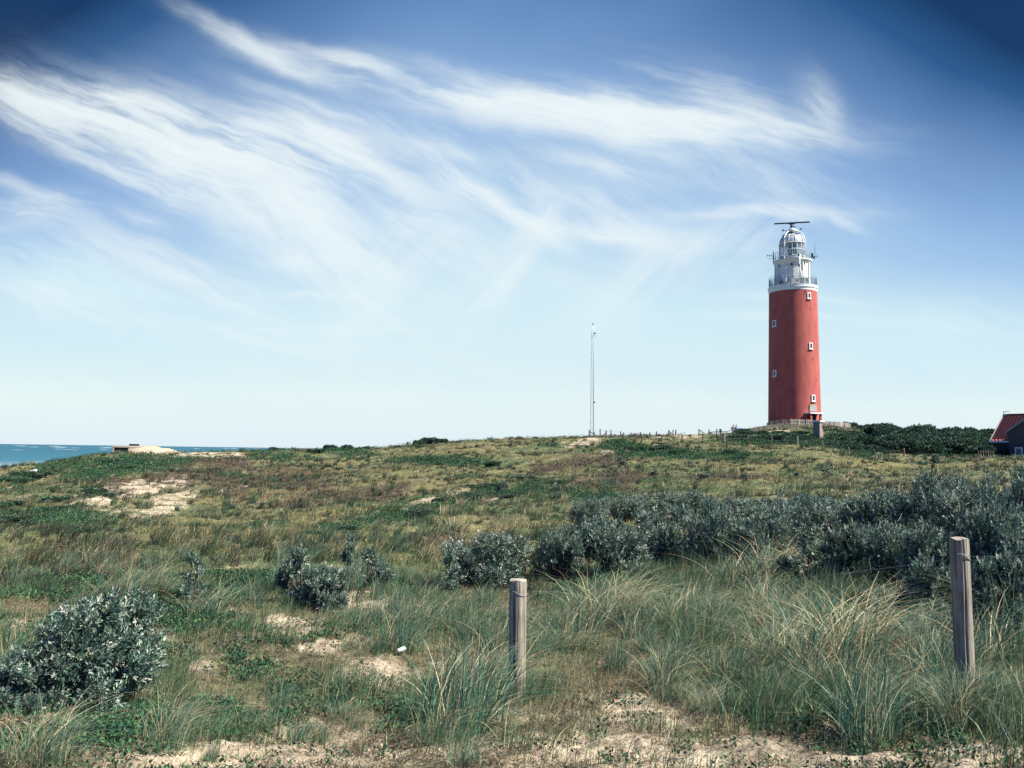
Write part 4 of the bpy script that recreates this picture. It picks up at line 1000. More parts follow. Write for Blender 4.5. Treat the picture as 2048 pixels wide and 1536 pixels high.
for a, b in ((w1, w2),):
    for i, p in enumerate(sag(a, b, .06, 36)): mb.tube([p + Vector((-.008, 0, -.012)), p + Vector((.008, 0, .012))], .0006, 3)
o = mb.build('fence_wire', plain('bright_barbed_wire', (.25, .25, .23), .5, .1, metal=.3)); tag(o, 'thin barbed wire strung between the two foreground posts', 'wire')
# crumpled white cup lying in the sand
P, d = ground(795, 1312); a_, b_, _s = slope(795, 1312)
cup = empty('discarded_cup', (P[0], P[1], P[2] + .045), 0.6, label='crumpled white paper cup lying on sand left of the middle post', cat='cup')
mb = MB(); mb.lathe([(.028, 0), (.040, .095), (.043, .098), (.037, .093), (.026, .004), (.001, .004)], 24, cap=False); o = mb.build('cup', M['white'], cup)
for v in o.data.vertices: v.co.x += .007 * math.sin(v.co.z * 60 + v.co.y * 70); v.co.y *= .78
mb = MB(); mb.ring(.043, .098, .003, 24, 5); ri = mb.build('rim', M['white'], cup)
for v in ri.data.vertices: v.co.x += .007 * math.sin(.098 * 60 + v.co.y * 70); v.co.y *= .78
cup.scale = (.72, .72, .72); cup.rotation_euler = (math.radians(80), math.radians(25), 2.2)

# ------------------------------------------------------------------ shrubs
LEAFPAL = [(.085, .15, .12), (.05, .095, .08), (.19, .27, .21), (.44, .50, .40), (.09, .175, .12), (.028, .055, .050)]  # silvery leaf tones at random; the palest puts highlights into the colour
LW = [.22, .22, .20, .15, .11, .10]
def shrub_mesh(seed, nt_w, rx, h, lobes, leafL, leafW, per=11, twig=.17, spindly=0.0):
    """returns foliage arrays and a branch MB, origin at the foot"""
    q = np.random.default_rng(seed)
    lc = []
    for k in range(lobes):
        a = q.uniform(0, 2 * math.pi); rr_ = rx * math.sqrt(q.uniform(0, 1)) * .72
        top = 1 - .62 * (rr_ / rx) ** 2
        z = h * q.uniform(.18, .86) * top; s_ = q.uniform(.14, .27) * min(rx, h) * (1 - .35 * spindly)
        lc.append((rr_ * math.cos(a), rr_ * math.sin(a), max(z, s_ * .6), s_))
    lc = np.array(lc)
    i = q.choice(lobes, nt_w, p=lc[:, 3] ** 2 / (lc[:, 3] ** 2).sum())
    dv = q.normal(size=(nt_w, 3)); dv /= np.linalg.norm(dv, axis=1, keepdims=True)
    rad_ = q.uniform(.12, 1.0, nt_w) ** .45 * (1 + .19 * q.normal(size=nt_w))
    T = lc[i, :3] + dv * (lc[i, 3] * rad_)[:, None] * np.array([1, 1, .95])
    T[:, 2] = np.maximum(T[:, 2], .03)
    D = dv * 1.0 + np.array([0.10, 0, .42]) + q.normal(0, .35, (nt_w, 3)); D /= np.linalg.norm(D, axis=1, keepdims=True)
    TL = twig * q.uniform(.6, 1.3, nt_w)
    j = np.tile(np.arange(per), nt_w); ti = np.repeat(np.arange(nt_w), per)
    f_ = (j + .6) / per; ph = j * 2.4 + np.repeat(q.uniform(0, 6, nt_w), per)
    Dt = D[ti]; Sx = np.cross(Dt, np.array([0.3, .2, 1.0])); Sx /= np.linalg.norm(Sx, axis=1, keepdims=True); Sy = np.cross(Dt, Sx)
    radv = Sx * np.cos(ph)[:, None] + Sy * np.sin(ph)[:, None]
    P0 = T[ti] + Dt * (TL[ti] * f_)[:, None] - Dt * (TL[ti] * .5)[:, None]
    LD_ = Dt * (.55 + .5 * f_)[:, None] + radv * (.85 - .4 * f_)[:, None] + q.normal(0, .12, (len(ti), 3))
    cbase = pick(LEAFPAL, nt_w, .22, LW); C = cbase[ti] * (1 + q.normal(0, .16, (len(ti), 1))) ; C = np.clip(C, .01, .8)
    Ls = leafL * q.uniform(.65, 1.2, len(ti)); Ws = leafW * q.uniform(.8, 1.2, len(ti))
    V, Fq_, CC = leaves(P0, LD_, Ls, Ws, C)
    br = MB()
    for k in range(lobes):
        c = lc[k]; b0 = (q.normal(0, .05) * rx, q.normal(0, .05) * rx, -.15)
        mid = (c[0] * .35 + q.normal(0, .04), c[1] * .35 + q.normal(0, .04), c[2] * .45)
        br.tube([b0, mid, (c[0] * .8, c[1] * .8, c[2] * .8), (c[0], c[1], c[2] + c[3] * .3)], .014 * h + .006, 5, .004)
    sel = q.choice(nt_w, min(nt_w, 130), replace=False)
    for s_ in sel:
        c = lc[i[s_]]; br.tube([(c[0] * .85, c[1] * .85, c[2] * .8), tuple((c[:3] + T[s_]) / 2 + q.normal(0, .02, 3)), tuple(T[s_])], .006, 3, .003, cap=False)
    return (V, Fq_, CC), br
class Proto:
    def __init__(s, nm, arrs, br): s.nm = nm; s.me = npmesh(nm + '_foliage', *arrs); s.me.materials.append(M['leaf']); s.br = br; s.bm = None
    def place(s, P, sc_, rz, name, label, cat, group=None, tilt=(0, 0)):
        root = empty(name, tuple(P), rz, label=label, cat=cat, group=group); root.scale = sc_ if isinstance(sc_, tuple) else (sc_,) * 3
        root.rotation_euler = (tilt[0], tilt[1], rz)
        link('foliage', s.me, None, root)
        if s.br:
            if s.bm is None: s.bm = s.br.build('stems', M['bark'], root).data
            else: link('stems', s.bm, None, root)
        return root
B1 = Proto('shrub', *shrub_mesh(11, 3800, .66, .90, 34, .038, .0125, 12, .11))
B2 = Proto('shrub', *shrub_mesh(12, 3200, .95, 1.4, 32, .044, .015, 11, .13))
B3 = Proto('shrub', *shrub_mesh(13, 3000, 1.0, 1.4, 28, .045, .015, 11, .13))
B4 = Proto('shrub', *shrub_mesh(14, 3600, 1.15, 1.3, 36, .046, .016, 11, .13))
B5 = Proto('shrub', *shrub_mesh(15, 800, .42, 1.0, 14, .042, .013, 11, .15, .6))
B6 = Proto('shrub', *shrub_mesh(16, 600, .38, 1.0, 9, .046, .014, 11, .15, .8))
BH = {id(B1): 1.0, id(B2): 1.5, id(B3): 1.5, id(B4): 1.4, id(B5): 1.0, id(B6): 1.0}
BWd = {id(B1): .74, id(B2): 1.05, id(B3): 1.1, id(B4): 1.25, id(B5): .5, id(B6): .45}
def put_shrub(B, xc, ytop, ybot, wpx, rz, label, d=None, group='silvery willow bushes', hs=1.0, cat='shrub'):
    if d is None: P, d = ground(xc, ybot)
    else: P = at(xc, d)
    a, b, s = slope(xc, ytop); h = EYE + d * s - P[2]; hw = wpx / 2 / F * d * b
    sz = max(.15, h) / (BH[id(B)] * .93) * hs; sx = hw / (BWd[id(B)] * .92)
    return B.place(P - np.array([0, 0, .03]), (sx, sx, sz), rz, 'shrub', label, cat, group)
# single bushes, each where its foot meets the sand
put_shrub(B1, 205, 1150, 1405, 330, 0.4, 'dense silvery willow bush at the lower left, darkest and nearest of the bushes', d=6.4)
put_shrub(B1, 100, 1270, 1420, 200, 2.0, 'low dark outgrowth bush against the left flank of the big lower left bush', d=6.1)
put_shrub(B5, 150, 1180, 1300, 110, 1.1, 'small bushy shoot behind the top left of the big lower left bush', d=7.4)
put_shrub(B6, 396, 1092, 1190, 66, 0.3, 'slim upright bush standing alone right above the lower left bush', d=10.8)
put_shrub(B5, 612, 1066, 1200, 110, 1.3, 'open twiggy bush left of the gap, tallest of the loose middle bushes', d=10.8)
put_shrub(B1, 665, 1115, 1205, 120, 2.6, 'low rounded bush at the right foot of the tall loose middle bush', d=10.4)
put_shrub(B6, 706, 1058, 1160, 60, 4.0, 'narrow bush rising between the loose middle bushes', d=12.2)
put_shrub(B5, 752, 1078, 1165, 100, 5.2, 'small open bush, rightmost of the loose middle bushes', d=12.2)
put_shrub(B6, 905, 1090, 1170, 70, 0.9, 'small bush at the left foot of the dense bush behind the middle post', d=12.0)
put_shrub(B2, 975, 1032, 1160, 195, 2.2, 'dense rounded bush behind and left of the middle post', d=12.5)
put_shrub(B3, 1118, 1022, 1150, 125, 3.3, 'thin stemmed airy bush just right of the dense rounded bush', d=12.8)
put_shrub(B3, 1225, 1005, 1135, 170, 0.7, 'twiggy bush at the left end of the long hedge of bushes', d=13.2)
put_shrub(B2, 1335, 975, 1130, 170, 4.1, 'tall domed bush in the left half of the long hedge', d=14.0)
put_shrub(B4, 1430, 990, 1130, 150, 1.9, 'broad bush right of the tall domed bush in the hedge', d=13.2)
put_shrub(B3, 1520, 1000, 1120, 150, 5.0, 'lower bush in the middle of the hedge above the pale grass', d=13.0)
HL = [(1610, 985, 170, 13.5, 'bush'), (1700, 958, 180, 13.5, 'bush'), (1600, 1030, 130, 11.0, 'low bush'), (1690, 1025, 150, 10.6, 'low bush'), (1790, 945, 190, 13.2, 'bush'), (1870, 935, 180, 12.6, 'bush'), (1950, 930, 190, 12.0, 'bush'), (2035, 925, 190, 11.6, 'bush'),
      (1780, 1010, 170, 10.4, 'low'), (1860, 1020, 170, 9.6, 'low'), (1975, 990, 190, 9.6, 'low'), (2060, 985, 190, 9.4, 'low'), (2110, 930, 200, 12.0, 'x'), (1850, 1085, 150, 8.4, 'low'), (1990, 1075, 170, 7.4, 'low'), (2060, 1060, 170, 7.6, 'low'), (1760, 960, 170, 17, 'b'), (1900, 945, 180, 17, 'b'), (1660, 975, 170, 17, 'b')]
LB = ['bush in the hedge between the pale grass and the green slope', 'domed bush in the hedge left of the tall right part', 'low bush in front of the hedge behind the pale marram grass', 'low bush left of the tall right part of the hedge, near the dark hollow',
      'tall bush at the left shoulder of the tall right part of the hedge', 'tall bush in the hedge left above the right post', 'tall bush in the hedge straight above the right post', 'tall bush in the hedge at the right edge below the dark house',
      'mid height bush left above the right post', 'mid height bush directly left of the right post top', 'mid height bush behind the right post', 'mid height bush at the right edge behind the right post', 'bush at the far right end of the hedge',
      'small bush touching the left side of the right post', 'low bush just right of the right post', 'low bush at the right edge beside the right post', 'rear bush behind the left shoulder of the tall hedge', 'rear bush on the skyline of the tall hedge', 'rear bush in the hedge behind the dark hollow']
pr = [B4, B2, B5, B1, B3, B4, B2, B4, B3, B1, B4, B3, B2, B1, B1, B1, B2, B4, B3]
for i, (x, yt, wp, d, _) in enumerate(HL):
    put_shrub(pr[i], x, yt, 0, wp, i * 1.7 + .3, LB[i], d=d)
# bluish green low thicket behind the hedge
back_l = [(1180, 975, 90, 24), (1240, 962, 110, 26), (1310, 958, 110, 27), (1380, 962, 110, 26), (1450, 966, 120, 25), (1520, 968, 120, 24), (1590, 968, 110, 23), (1650, 965, 110, 22), (1480, 985, 130, 19), (1560, 985, 130, 18.5)]
for i, (x, yt, wp, d) in enumerate(back_l):
    put_shrub([B4, B3, B2][i % 3], x, yt + 14, 0, wp, i * 2.1, 'low bluish green bush in the thicket between the hedge and the grassy slope', d=d, group='bluish bushes behind the hedge')
small = [(1600, 941, 32, 955), (1653, 934, 38, 952), (1412, 944, 30, 956), (1720, 945, 26, 956), (1580, 948, 22, 958), (1245, 918, 26, 930), (1310, 938, 24, 950), (1490, 944, 20, 954), (1005, 958, 30, 985), (1000, 930, 16, 940), (460, 1005, 30, 1018), (525, 1002, 14, 1012), (690, 955, 14, 966),
         (1110, 968, 34, 985), (1870, 905, 22, 925), (1760, 950, 24, 960), (950, 975, 16, 981), (355, 1010, 14, 1022), (295, 985, 14, 996), (375, 965, 14, 978), (640, 985, 12, 992)]
for i, (x, yt, wp, yb) in enumerate(small):
    put_shrub([B5, B6, B1][i % 3], x, yt, yb, wp, i * 1.3, 'small dark lone bush on the open dune slope', group='small scattered bushes on the dune slope')

# far scrub on the hill and the crest
def far_mesh(seed, n, r, h, L, pal, wts):
    q = np.random.default_rng(seed); K = 9
    lc = np.stack([q.normal(0, .42 * r, K), q.normal(0, .42 * r, K), q.uniform(.3, .72, K) * h, q.uniform(.28, .48, K) * r], -1)
    i = q.integers(0, K, n); dv = q.normal(size=(n, 3)); dv[:, 2] = np.abs(dv[:, 2]) * 1.0 - .25; dv /= np.linalg.norm(dv, axis=1, keepdims=True)
    T = lc[i, :3] + dv * (lc[i, 3] * q.uniform(.6, 1.08, n))[:, None]; T[:, 2] = np.maximum(T[:, 2], -.2)
    D = dv * .8 + np.array([0, 0, .5]) + q.normal(0, .5, (n, 3))
    return quads(T, D, L * q.uniform(.6, 1.4, n), L * .55 * q.uniform(.7, 1.3, n), pick(pal, n, .25, wts))
FARP = [(.055, .105, .072), (.085, .145, .095), (.03, .06, .048), (.14, .19, .13)]
fm = []
for k in range(5):
    me = npmesh('foliage', *far_mesh(40 + k, 3400, 1.0, 1.0, .15, FARP, [.4, .25, .25, .1])); me.materials.append(M['low']); fm.append(me)
def far_bush(P, s_, hs, rz, label, group, name='shrub', k=0, dz=-.1):
    o = link(name, fm[k % 5], None); o.location = (P[0], P[1], P[2] + dz); o.scale = (s_, s_, hs); o.rotation_euler.z = rz; tag(o, label, 'shrub', group); return o
q = np.random.default_rng(99); cnt = 0; taken = []
for tr in range(12000):
    if cnt >= 135: break
    x = q.uniform(1470, 2000); d = q.uniform(88, 158); a, b, s = slope(x, 890)
    gx_, gy_ = a * d, b * d; _, _, _, s_m, g_m, b_m, d_m, y_m = masks(np.array([gx_]), np.array([gy_]))
    if d_m[0] < .5: continue
    if x < 1700 and d > 116: continue
    if abs(x - 1637) < 24 and d > 86: continue
    if any((gx_ - u_) ** 2 + (gy_ - v_) ** 2 < 2.1 ** 2 for u_, v_ in taken): continue
    taken.append((gx_, gy_)); zz = float(Z(gx_, gy_)); sz = q.uniform(1.2, 2.0) * (1.1 if x > 1750 else .75)
    far_bush((gx_, gy_, zz), sz, sz * q.uniform(.6, .9) * (1 if x > 1750 else .6), q.uniform(0, 6), 'dark green scrub bush in the thicket on the slope between lighthouse and house', 'dark scrub thicket on the lighthouse hill', k=cnt); cnt += 1
for x, d, s_ in [(1702, 150, 1.4), (1725, 150, 1.3), (1748, 152, 1.7), (1770, 152, 1.6), (1790, 152, 1.9), (1812, 152, 1.5), (1835, 153, 1.7), (1858, 154, 1.6), (1880, 155, 2.0), (1900, 155, 2.1), (1925, 155, 2.4), (1945, 155, 2.1), (1965, 150, 2.5), (1985, 150, 2.4), (2000, 150, 2.4)]:
    far_bush(at(x, d), s_, s_ * .9, x, 'dark scrub bush on the skyline right of the lighthouse hill', 'scrub bushes on the skyline', k=int(x))
for x, d, s_, lb in [(860, 101, 1.3, 'larger dark bush on the dune crest left of the mast'), (885, 102, .9, 'dark bush touching the right side of the large crest bush'), (838, 100, .8, 'dark bush touching the left side of the large crest bush'), (695, 96, .9, 'right of two low dark bushes on the left half of the crest'),
                     (660, 96, .85, 'left of two low dark bushes on the left half of the crest'), (548, 97, .7, 'tiny bush sticking up on the crest against the surf'), (733, 99, .5, 'tiny dark tuft bush on the crest between the crest bushes'), (640, 92, .7, 'small bush below the two low dark crest bushes'), (620, 93, .6, 'small flat bush left of the two low crest bushes'),
                     (340, 98, .5, 'small dark bush on the sand beside the bunker'), (795, 99, .5, 'small bush on the crest left of the large crest bush'), (1070, 103, .45, 'small bush on the crest left of the mast')]:
    far_bush(at(x, d), s_, s_ * .85, x, lb, None, k=int(x))

q = np.random.default_rng(123)
MATS = [(90,1035,130,26,8,12,'left edge'),(250,932,180,12,-8,9,'left'),(900,925,95,9,4,5,'mid'),(860,1015,240,14,-14,14,'diag'),(1360,911,140,10,2,10,'crest'),(1040,985,100,10,-10,5,'diag'),(1220,1000,40,10,0,3,'x'),(60,955,80,10,-14,5,'l'),(190,1000,80,10,0,4,'l')]
for cx, cy, rx_, ry_, an_, n_, _t in MATS:
    for i in range(n_):
        u_ = q.uniform(-1, 1); v_ = q.uniform(-1, 1) * math.sqrt(1 - u_ * u_); t_ = math.radians(an_)
        P_, d_ = ground(cx + u_ * rx_ * math.cos(t_) - v_ * ry_ * math.sin(t_), cy + u_ * rx_ * math.sin(t_) + v_ * ry_ * math.cos(t_))
        s_ = q.uniform(.35, .75) * min(1.3, d_ / 60 + .25)
        o = far_bush(P_, s_, s_ * q.uniform(.32, .55), q.uniform(0, 6), 'low dark green creeping bush in one of the green mats on the dune slope', 'low green bushes in the mats on the slope', k=i, dz=-.06)
# ------------------------------------------------------------------ marram tufts
GR = [(.075, .18, .12), (.15, .27, .17), (.035, .095, .068)]; ST = [(.50, .44, .25), (.33, .28, .16), (.66, .60, .38)]
def tuft(seed, n, h, spread, lean, straw, wdt=.0064, seg=7):
    global rng
    old = rng; rng = np.random.default_rng(seed)
    a = rng.uniform(0, 2 * math.pi, n); r = spread * np.sqrt(rng.uniform(0, 1, n))
    P = np.stack([r * np.cos(a), r * np.sin(a), np.full(n, -.03)], -1)
    hh = h * rng.uniform(.45, 1.1, n); ln_ = np.abs(rng.normal(lean, .42, n)); la = math.radians(80) + rng.normal(0, .75, n); bk = rng.random(n) < .14; hh = np.where(bk, hh * .55, hh); ln_ = np.where(bk, ln_ + 1.1, ln_)
    out_ = rng.random(n) < .28; la = np.where(out_, math.pi / 2 - a + rng.normal(0, .4, n), la)
    C = np.where((rng.random(n) < straw)[:, None], pick(ST, n, .2), pick(GR, n, .2))
    res = blades(P, hh, np.full(n, wdt) * rng.uniform(.45, 1.35, n), ln_, la, seg, C, rng.uniform(1.5, 2.8, n)); rng = old
    return res
TU = []
for k, (n, h, sp, ln_, st_) in enumerate([(230, .60, .17, .45, .15), (240, .60, .24, .7, .28), (280, .70, .24, 1.1, .55), (160, .45, .20, .6, .25), (280, .70, .27, .9, .38), (210, .58, .18, .4, .10), (290, .68, .24, 1.3, .68), (130, .36, .20, .8, .35)]):
    me = npmesh('blades', *tuft(200 + k, n, h, sp, ln_, st_)); me.materials.append(M['grass']); TU.append(me)
def put_tuft(k, x, y, s_, rz, label, group=None, d=None):
    if d is None: P, d = ground(x, y)
    else: P = at(x, d)
    o = link('marram_tuft', TU[k], None); o.location = (P[0], P[1], P[2]); o.scale = (s_, s_, s_); o.rotation_euler.z = rz; tag(o, label, 'grass tuft', group)
hero = [(0, 905, 1475, 1.15, 0, 'large upright blue green marram tuft left of the middle post'), (1, 945, 1440, 1.1, .2, 'green marram tuft touching the left of the middle post'), (4, 975, 1380, .9, 0, 'straw mixed marram tuft leaning behind the middle post foot'),
        (1, 1010, 1300, .85, .1, 'leaning marram tuft just behind the middle post'), (0, 790, 1300, .8, .1, 'green marram tuft left of the paper cup, leaning right'), (1, 830, 1260, .9, 0, 'marram tuft behind the paper cup'), (5, 745, 1250, .75, .3, 'upright bluish tuft above the paper cup'),
        (2, 1195, 1245, 1.2, 0, 'arching straw coloured tuft below the hedge left end'), (6, 1235, 1240, 1.15, .1, 'bowed straw tuft right of the middle post'), (1, 1150, 1290, 1.1, 0, 'green marram tuft right of the middle post'), (5, 1235, 1340, .6, 0, 'small stiff bluish tuft right of the middle post foot'),
        (2, 1545, 1165, 1.35, 0, 'long arching tuft in front of the hedge centre'), (6, 1640, 1175, 1.35, 0, 'bowed blond tuft in the bright grass before the hedge'), (6, 1700, 1165, 1.4, .15, 'brightest blond tuft left of the right post'), (4, 1745, 1175, 1.4, 0, 'tall blond and green tuft leaning toward the right post'), (2, 1790, 1170, 1.3, -.1, 'blond tuft just left of the right post top'),
        (1, 1480, 1180, 1.3, 0, 'green marram tuft below the dark hollow of the hedge'), (4, 1675, 1350, 1.2, 0, 'large tuft arching in the lower right grass'), (6, 1700, 1310, 1.15, .1, 'straw tuft arching over the shaded lower right grass'), (0, 1735, 1470, .95, 0, 'dark green tuft on the sand at the lower right'), (0, 1740, 1500, .75, .5, 'low spreading green tuft on the lower right sand'),
        (1, 2010, 1330, 1.0, 0, 'marram tuft right of the right post'), (4, 2040, 1280, 1.0, 0, 'tuft leaning out at the right edge'), (2, 1985, 1230, .8, 0, 'straw blades crossing behind the right post'), (3, 930, 1530, .55, 0, 'short tuft at the lower edge left of the middle post'),
        (5, 560, 1180, .8, .2, 'green tuft at the loose middle bushes'), (1, 230, 1200, .9, 0, 'tall feathery tuft behind the lower left bush'), (4, 290, 1190, .9, .1, 'feathery straw tuft behind the lower left bush top'), (1, 410, 1235, .85, 0, 'tuft at the foot of the slim upright bush'), (3, 480, 1200, .8, 0, 'thin tuft between slim bush and loose middle bushes')]
for k, x, y, s_, rz, lb in hero: put_tuft(k, x, y, s_, rz, lb)
q = np.random.default_rng(31)
zones = [(700, 1350, 1140, 1310, 85), (1350, 1880, 1110, 1290, 80), (1930, 2100, 1150, 1450, 10), (150, 700, 1120, 1240, 40), (0, 60, 1330, 1500, 3), (1300, 1990, 1280, 1430, 60), (600, 1000, 1360, 1500, 9), (0, 600, 1400, 1530, 12), (1880, 2060, 1380, 1470, 8), (0, 150, 1120, 1180, 6)]
for x0, x1, y0, y1, n in zones:
    for i in range(n):
        x, y = q.uniform(x0, x1), q.uniform(y0, y1)
        if abs(x - 1040) < 28 and y > 1395: continue
        put_tuft(int(q.choice([0, 1, 3, 4, 5, 7, 2], p=[.2, .2, .15, .12, .13, .12, .08])), x, y, q.uniform(.3, .8) * (.7 if y > 1390 else 1), q.normal(0, .3), 'ordinary marram grass tuft among the others on the near dune', 'marram grass tufts of the near dune')

# ------------------------------------------------------------------ loose grass, herbs and litter
def sample(n, d0, d1, a0=-.66, a1=.66, pw=1.0):
    az = rng.uniform(a0, a1, n); d = np.exp(rng.uniform(math.log(d0), math.log(d1), n)) if pw == 1 else (d0 ** pw + rng.random(n) * (d1 ** pw - d0 ** pw)) ** (1 / pw)
    x = d * np.sin(az); y = d * np.cos(az); return x, y, d
parts_g = []; parts_c = []; parts_h = []
# near, 3.6 to 14 m : fine blades, denser where noise says so
x, y, d = sample(260000, 3.7, 14, pw=1.3)
px, py, r_, mS, mG, mB, mD, mY = masks(x, y)
den = sstep(-.35, .25, fbm(x * 1.7, y * 1.7, 401, 4)); den = np.maximum(den, .9 * sstep(8, 10, d)) * (1 - .85 * mS) * np.where(px > 1350, 1.5, 1.0)
den = np.where((py > 1425) & (px < 1750), den * .3, den)
kp = rng.random(len(x)) < den; x, y, d, mS, mG, px, py = x[kp], y[kp], d[kp], mS[kp], mG[kp], px[kp], py[kp]
P = np.stack([x, y, Z(x, y) - .01], -1); n = len(x); cl_ = fbm(x * 1.2, y * 1.2, 431, 3)
hh = rng.uniform(.03, .13, n) * (1 + 1.4 * sstep(0, .4, cl_)) * np.where(px > 1350, 1.25, 1); rt_ = sstep(1150, 1500, px) * (1 - sstep(1430, 1500, py)); straw = rng.random(n) < np.clip(.40 - 1.0 * cl_ - .25 * rt_, .12, .85); hh = hh * (1 + .5 * rt_)
C = np.where(straw[:, None], pick([(.37, .32, .19), (.26, .22, .13), (.46, .40, .26), (.18, .14, .09)], n, .25), pick([(.09, .16, .07), (.05, .11, .06), (.14, .22, .10), (.065, .155, .10)], n, .3))
parts_g.append(blades(P, hh, rng.uniform(.0025, .005, n), np.abs(rng.normal(.5, .35, n)), math.radians(80) + rng.normal(0, 1.0, n), 3, C))
print('near blades', n)
# mid, 12 to 45 m
x, y, d = sample(150000, 12, 46, pw=.9)
px, py, r_, mS, mG, mB, mD, mY = masks(x, y)
pat = fbm(x * .8, y * .8, 451, 4)
kp = (rng.random(len(x)) < (1 - .9 * mS) * (.35 + .65 * sstep(-.2, .3, pat)) * (1 - .6 * mB)); x, y, d, mG, mB, mY, pat = x[kp], y[kp], d[kp], mG[kp], mB[kp], mY[kp], pat[kp]
n = len(x); P = np.stack([x, y, Z(x, y) - .02], -1)
C = np.where((rng.random(n) < .42 + .3 * mY)[:, None], pick([(.27, .24, .12), (.19, .17, .085), (.34, .30, .17)], n, .25), pick([(.095, .14, .060), (.065, .11, .055), (.13, .18, .085)], n, .25))
hh = rng.uniform(.05, .15, n) * (1 + 1.2 * sstep(.15, .45, pat))
parts_g.append(blades(P, hh, .0006 * d + .004, np.abs(rng.normal(.5, .3, n)), math.radians(80) + rng.normal(0, .9, n), 2, C))
# far, 40 to 165 m
x, y, d = sample(190000, 40, 165, pw=.6)
px, py, r_, mS, mG, mB, mD, mY = masks(x, y)
pat = fbm(x * .35, y * .35, 471, 4)
kp = (rng.random(len(x)) < (1 - .93 * mS) * (.3 + .7 * sstep(-.25, .25, pat)) * (1 - .5 * mB)); x, y, d, mG, mB, mY, pat = x[kp], y[kp], d[kp], mG[kp], mB[kp], mY[kp], pat[kp]
n = len(x); P = np.stack([x, y, Z(x, y) - .03], -1)
C = np.where((rng.random(n) < .45 + .3 * mY)[:, None], pick([(.26, .23, .12), (.19, .165, .085), (.33, .29, .17)], n, .25), pick([(.092, .135, .060), (.065, .105, .055), (.125, .17, .082)], n, .25))
hh = rng.uniform(.06, .22, n) * (1 + 1.2 * sstep(.2, .5, pat))
parts_g.append(blades(P, hh, .0007 * d, np.abs(rng.normal(.4, .3, n)), math.radians(80) + rng.normal(0, .9, n), 1, C))
# hummocks: bunched grass that throws small shadows
x, y, d = sample(17000, 11, 125, pw=.75); px, py, r_, mS, mG, mB, mD, mY = masks(x, y)
kp = rng.random(len(x)) < (1 - .7 * mS) * sstep(-.25, .3, fbm(x * .3, y * .3, 481, 3)); x, y, d = x[kp], y[kp], d[kp]; k_ = 22; nh = len(x)
sp_ = np.repeat(.05 + .0022 * d, k_) * np.sqrt(rng.random(nh * k_)); aa = rng.uniform(0, 2 * math.pi, nh * k_)
X2 = np.repeat(x, k_) + sp_ * np.cos(aa); Y2 = np.repeat(y, k_) + sp_ * np.sin(aa); P = np.stack([X2, Y2, Z(X2, Y2) - .03], -1); n = nh * k_
cb = pick([(.17, .15, .09), (.25, .22, .14), (.06, .085, .045), (.04, .062, .040), (.08, .07, .052), (.035, .055, .036)], nh, .2)
parts_g.append(blades(P, np.repeat(rng.uniform(.12, .34, nh), k_) * rng.uniform(.6, 1.2, n), .0006 * np.repeat(d, k_) + .003, np.abs(rng.normal(.6, .35, n)), math.radians(80) + rng.normal(0, .8, n), 2, np.clip(np.repeat(cb, k_, 0) * (1 + rng.normal(0, .2, (n, 1))), .01, .8)))
# larger tussocks
x, y, d = sample(2600, 16, 118, pw=.8); px, py, r_, mS, mG, mB, mD, mY = masks(x, y)
kp = (rng.random(len(x)) < (1 - .5 * mS) * sstep(-.2, .25, fbm(x * .2, y * .2, 581, 3))) & (mD < .3); x, y, d = x[kp], y[kp], d[kp]; k_ = 55; nh = len(x)
aa = rng.uniform(0, 2 * math.pi, nh * k_); sp_ = np.repeat(rng.uniform(.12, .30, nh), k_) * np.sqrt(rng.random(nh * k_))
X2 = np.repeat(x, k_) + sp_ * np.cos(aa); Y2 = np.repeat(y, k_) + sp_ * np.sin(aa); P = np.stack([X2, Y2, Z(X2, Y2) - .03], -1); n = nh * k_
cb = pick([(.22, .20, .11), (.34, .30, .18), (.08, .13, .06), (.06, .11, .07), (.12, .15, .08)], nh, .2)
parts_g.append(blades(P, np.repeat(rng.uniform(.28, .62, nh), k_) * rng.uniform(.5, 1.15, n), .0005 * np.repeat(d, k_) + .004, np.abs(rng.normal(.7, .35, n)), math.radians(80) + rng.normal(0, .8, n), 3, np.clip(np.repeat(cb, k_, 0) * (1 + rng.normal(0, .22, (n, 1))), .01, .8)))
# pale dry grass on the tower mound and the crest
x0_, y0_ = at(1560, 137)[:2]
n = 16000; xx = rng.uniform(1485, 1720, n); dd = rng.uniform(126, 146, n); A_ = np.array([slope(v, 870)[:2] for v in np.linspace(1485, 1720, 60)]); ax_ = np.interp(xx, np.linspace(1485, 1720, 60), A_[:, 0]); ay_ = np.interp(xx, np.linspace(1485, 1720, 60), A_[:, 1])
x = ax_ * dd; y = ay_ * dd; m_ = masks(x, y)[6] < .35; x, y, dd = x[m_], y[m_], dd[m_]; n = len(x); P = np.stack([x, y, Z(x, y) - .03], -1)
parts_g.append(blades(P, rng.uniform(.2, .6, n), np.full(n, .10), np.abs(rng.normal(.4, .3, n)), math.radians(80) + rng.normal(0, .9, n), 2, pick([(.34, .31, .22), (.25, .23, .15), (.12, .14, .08), (.40, .36, .27)], n, .2)))
V, Fq, C = join(parts_g); o = link('dune_grass', npmesh('dune_grass', V, Fq, C), M['grass']); tag(o, 'short mixed green and straw grass covering the dunes', 'grass', kind='stuff')
print('grass verts', len(V))
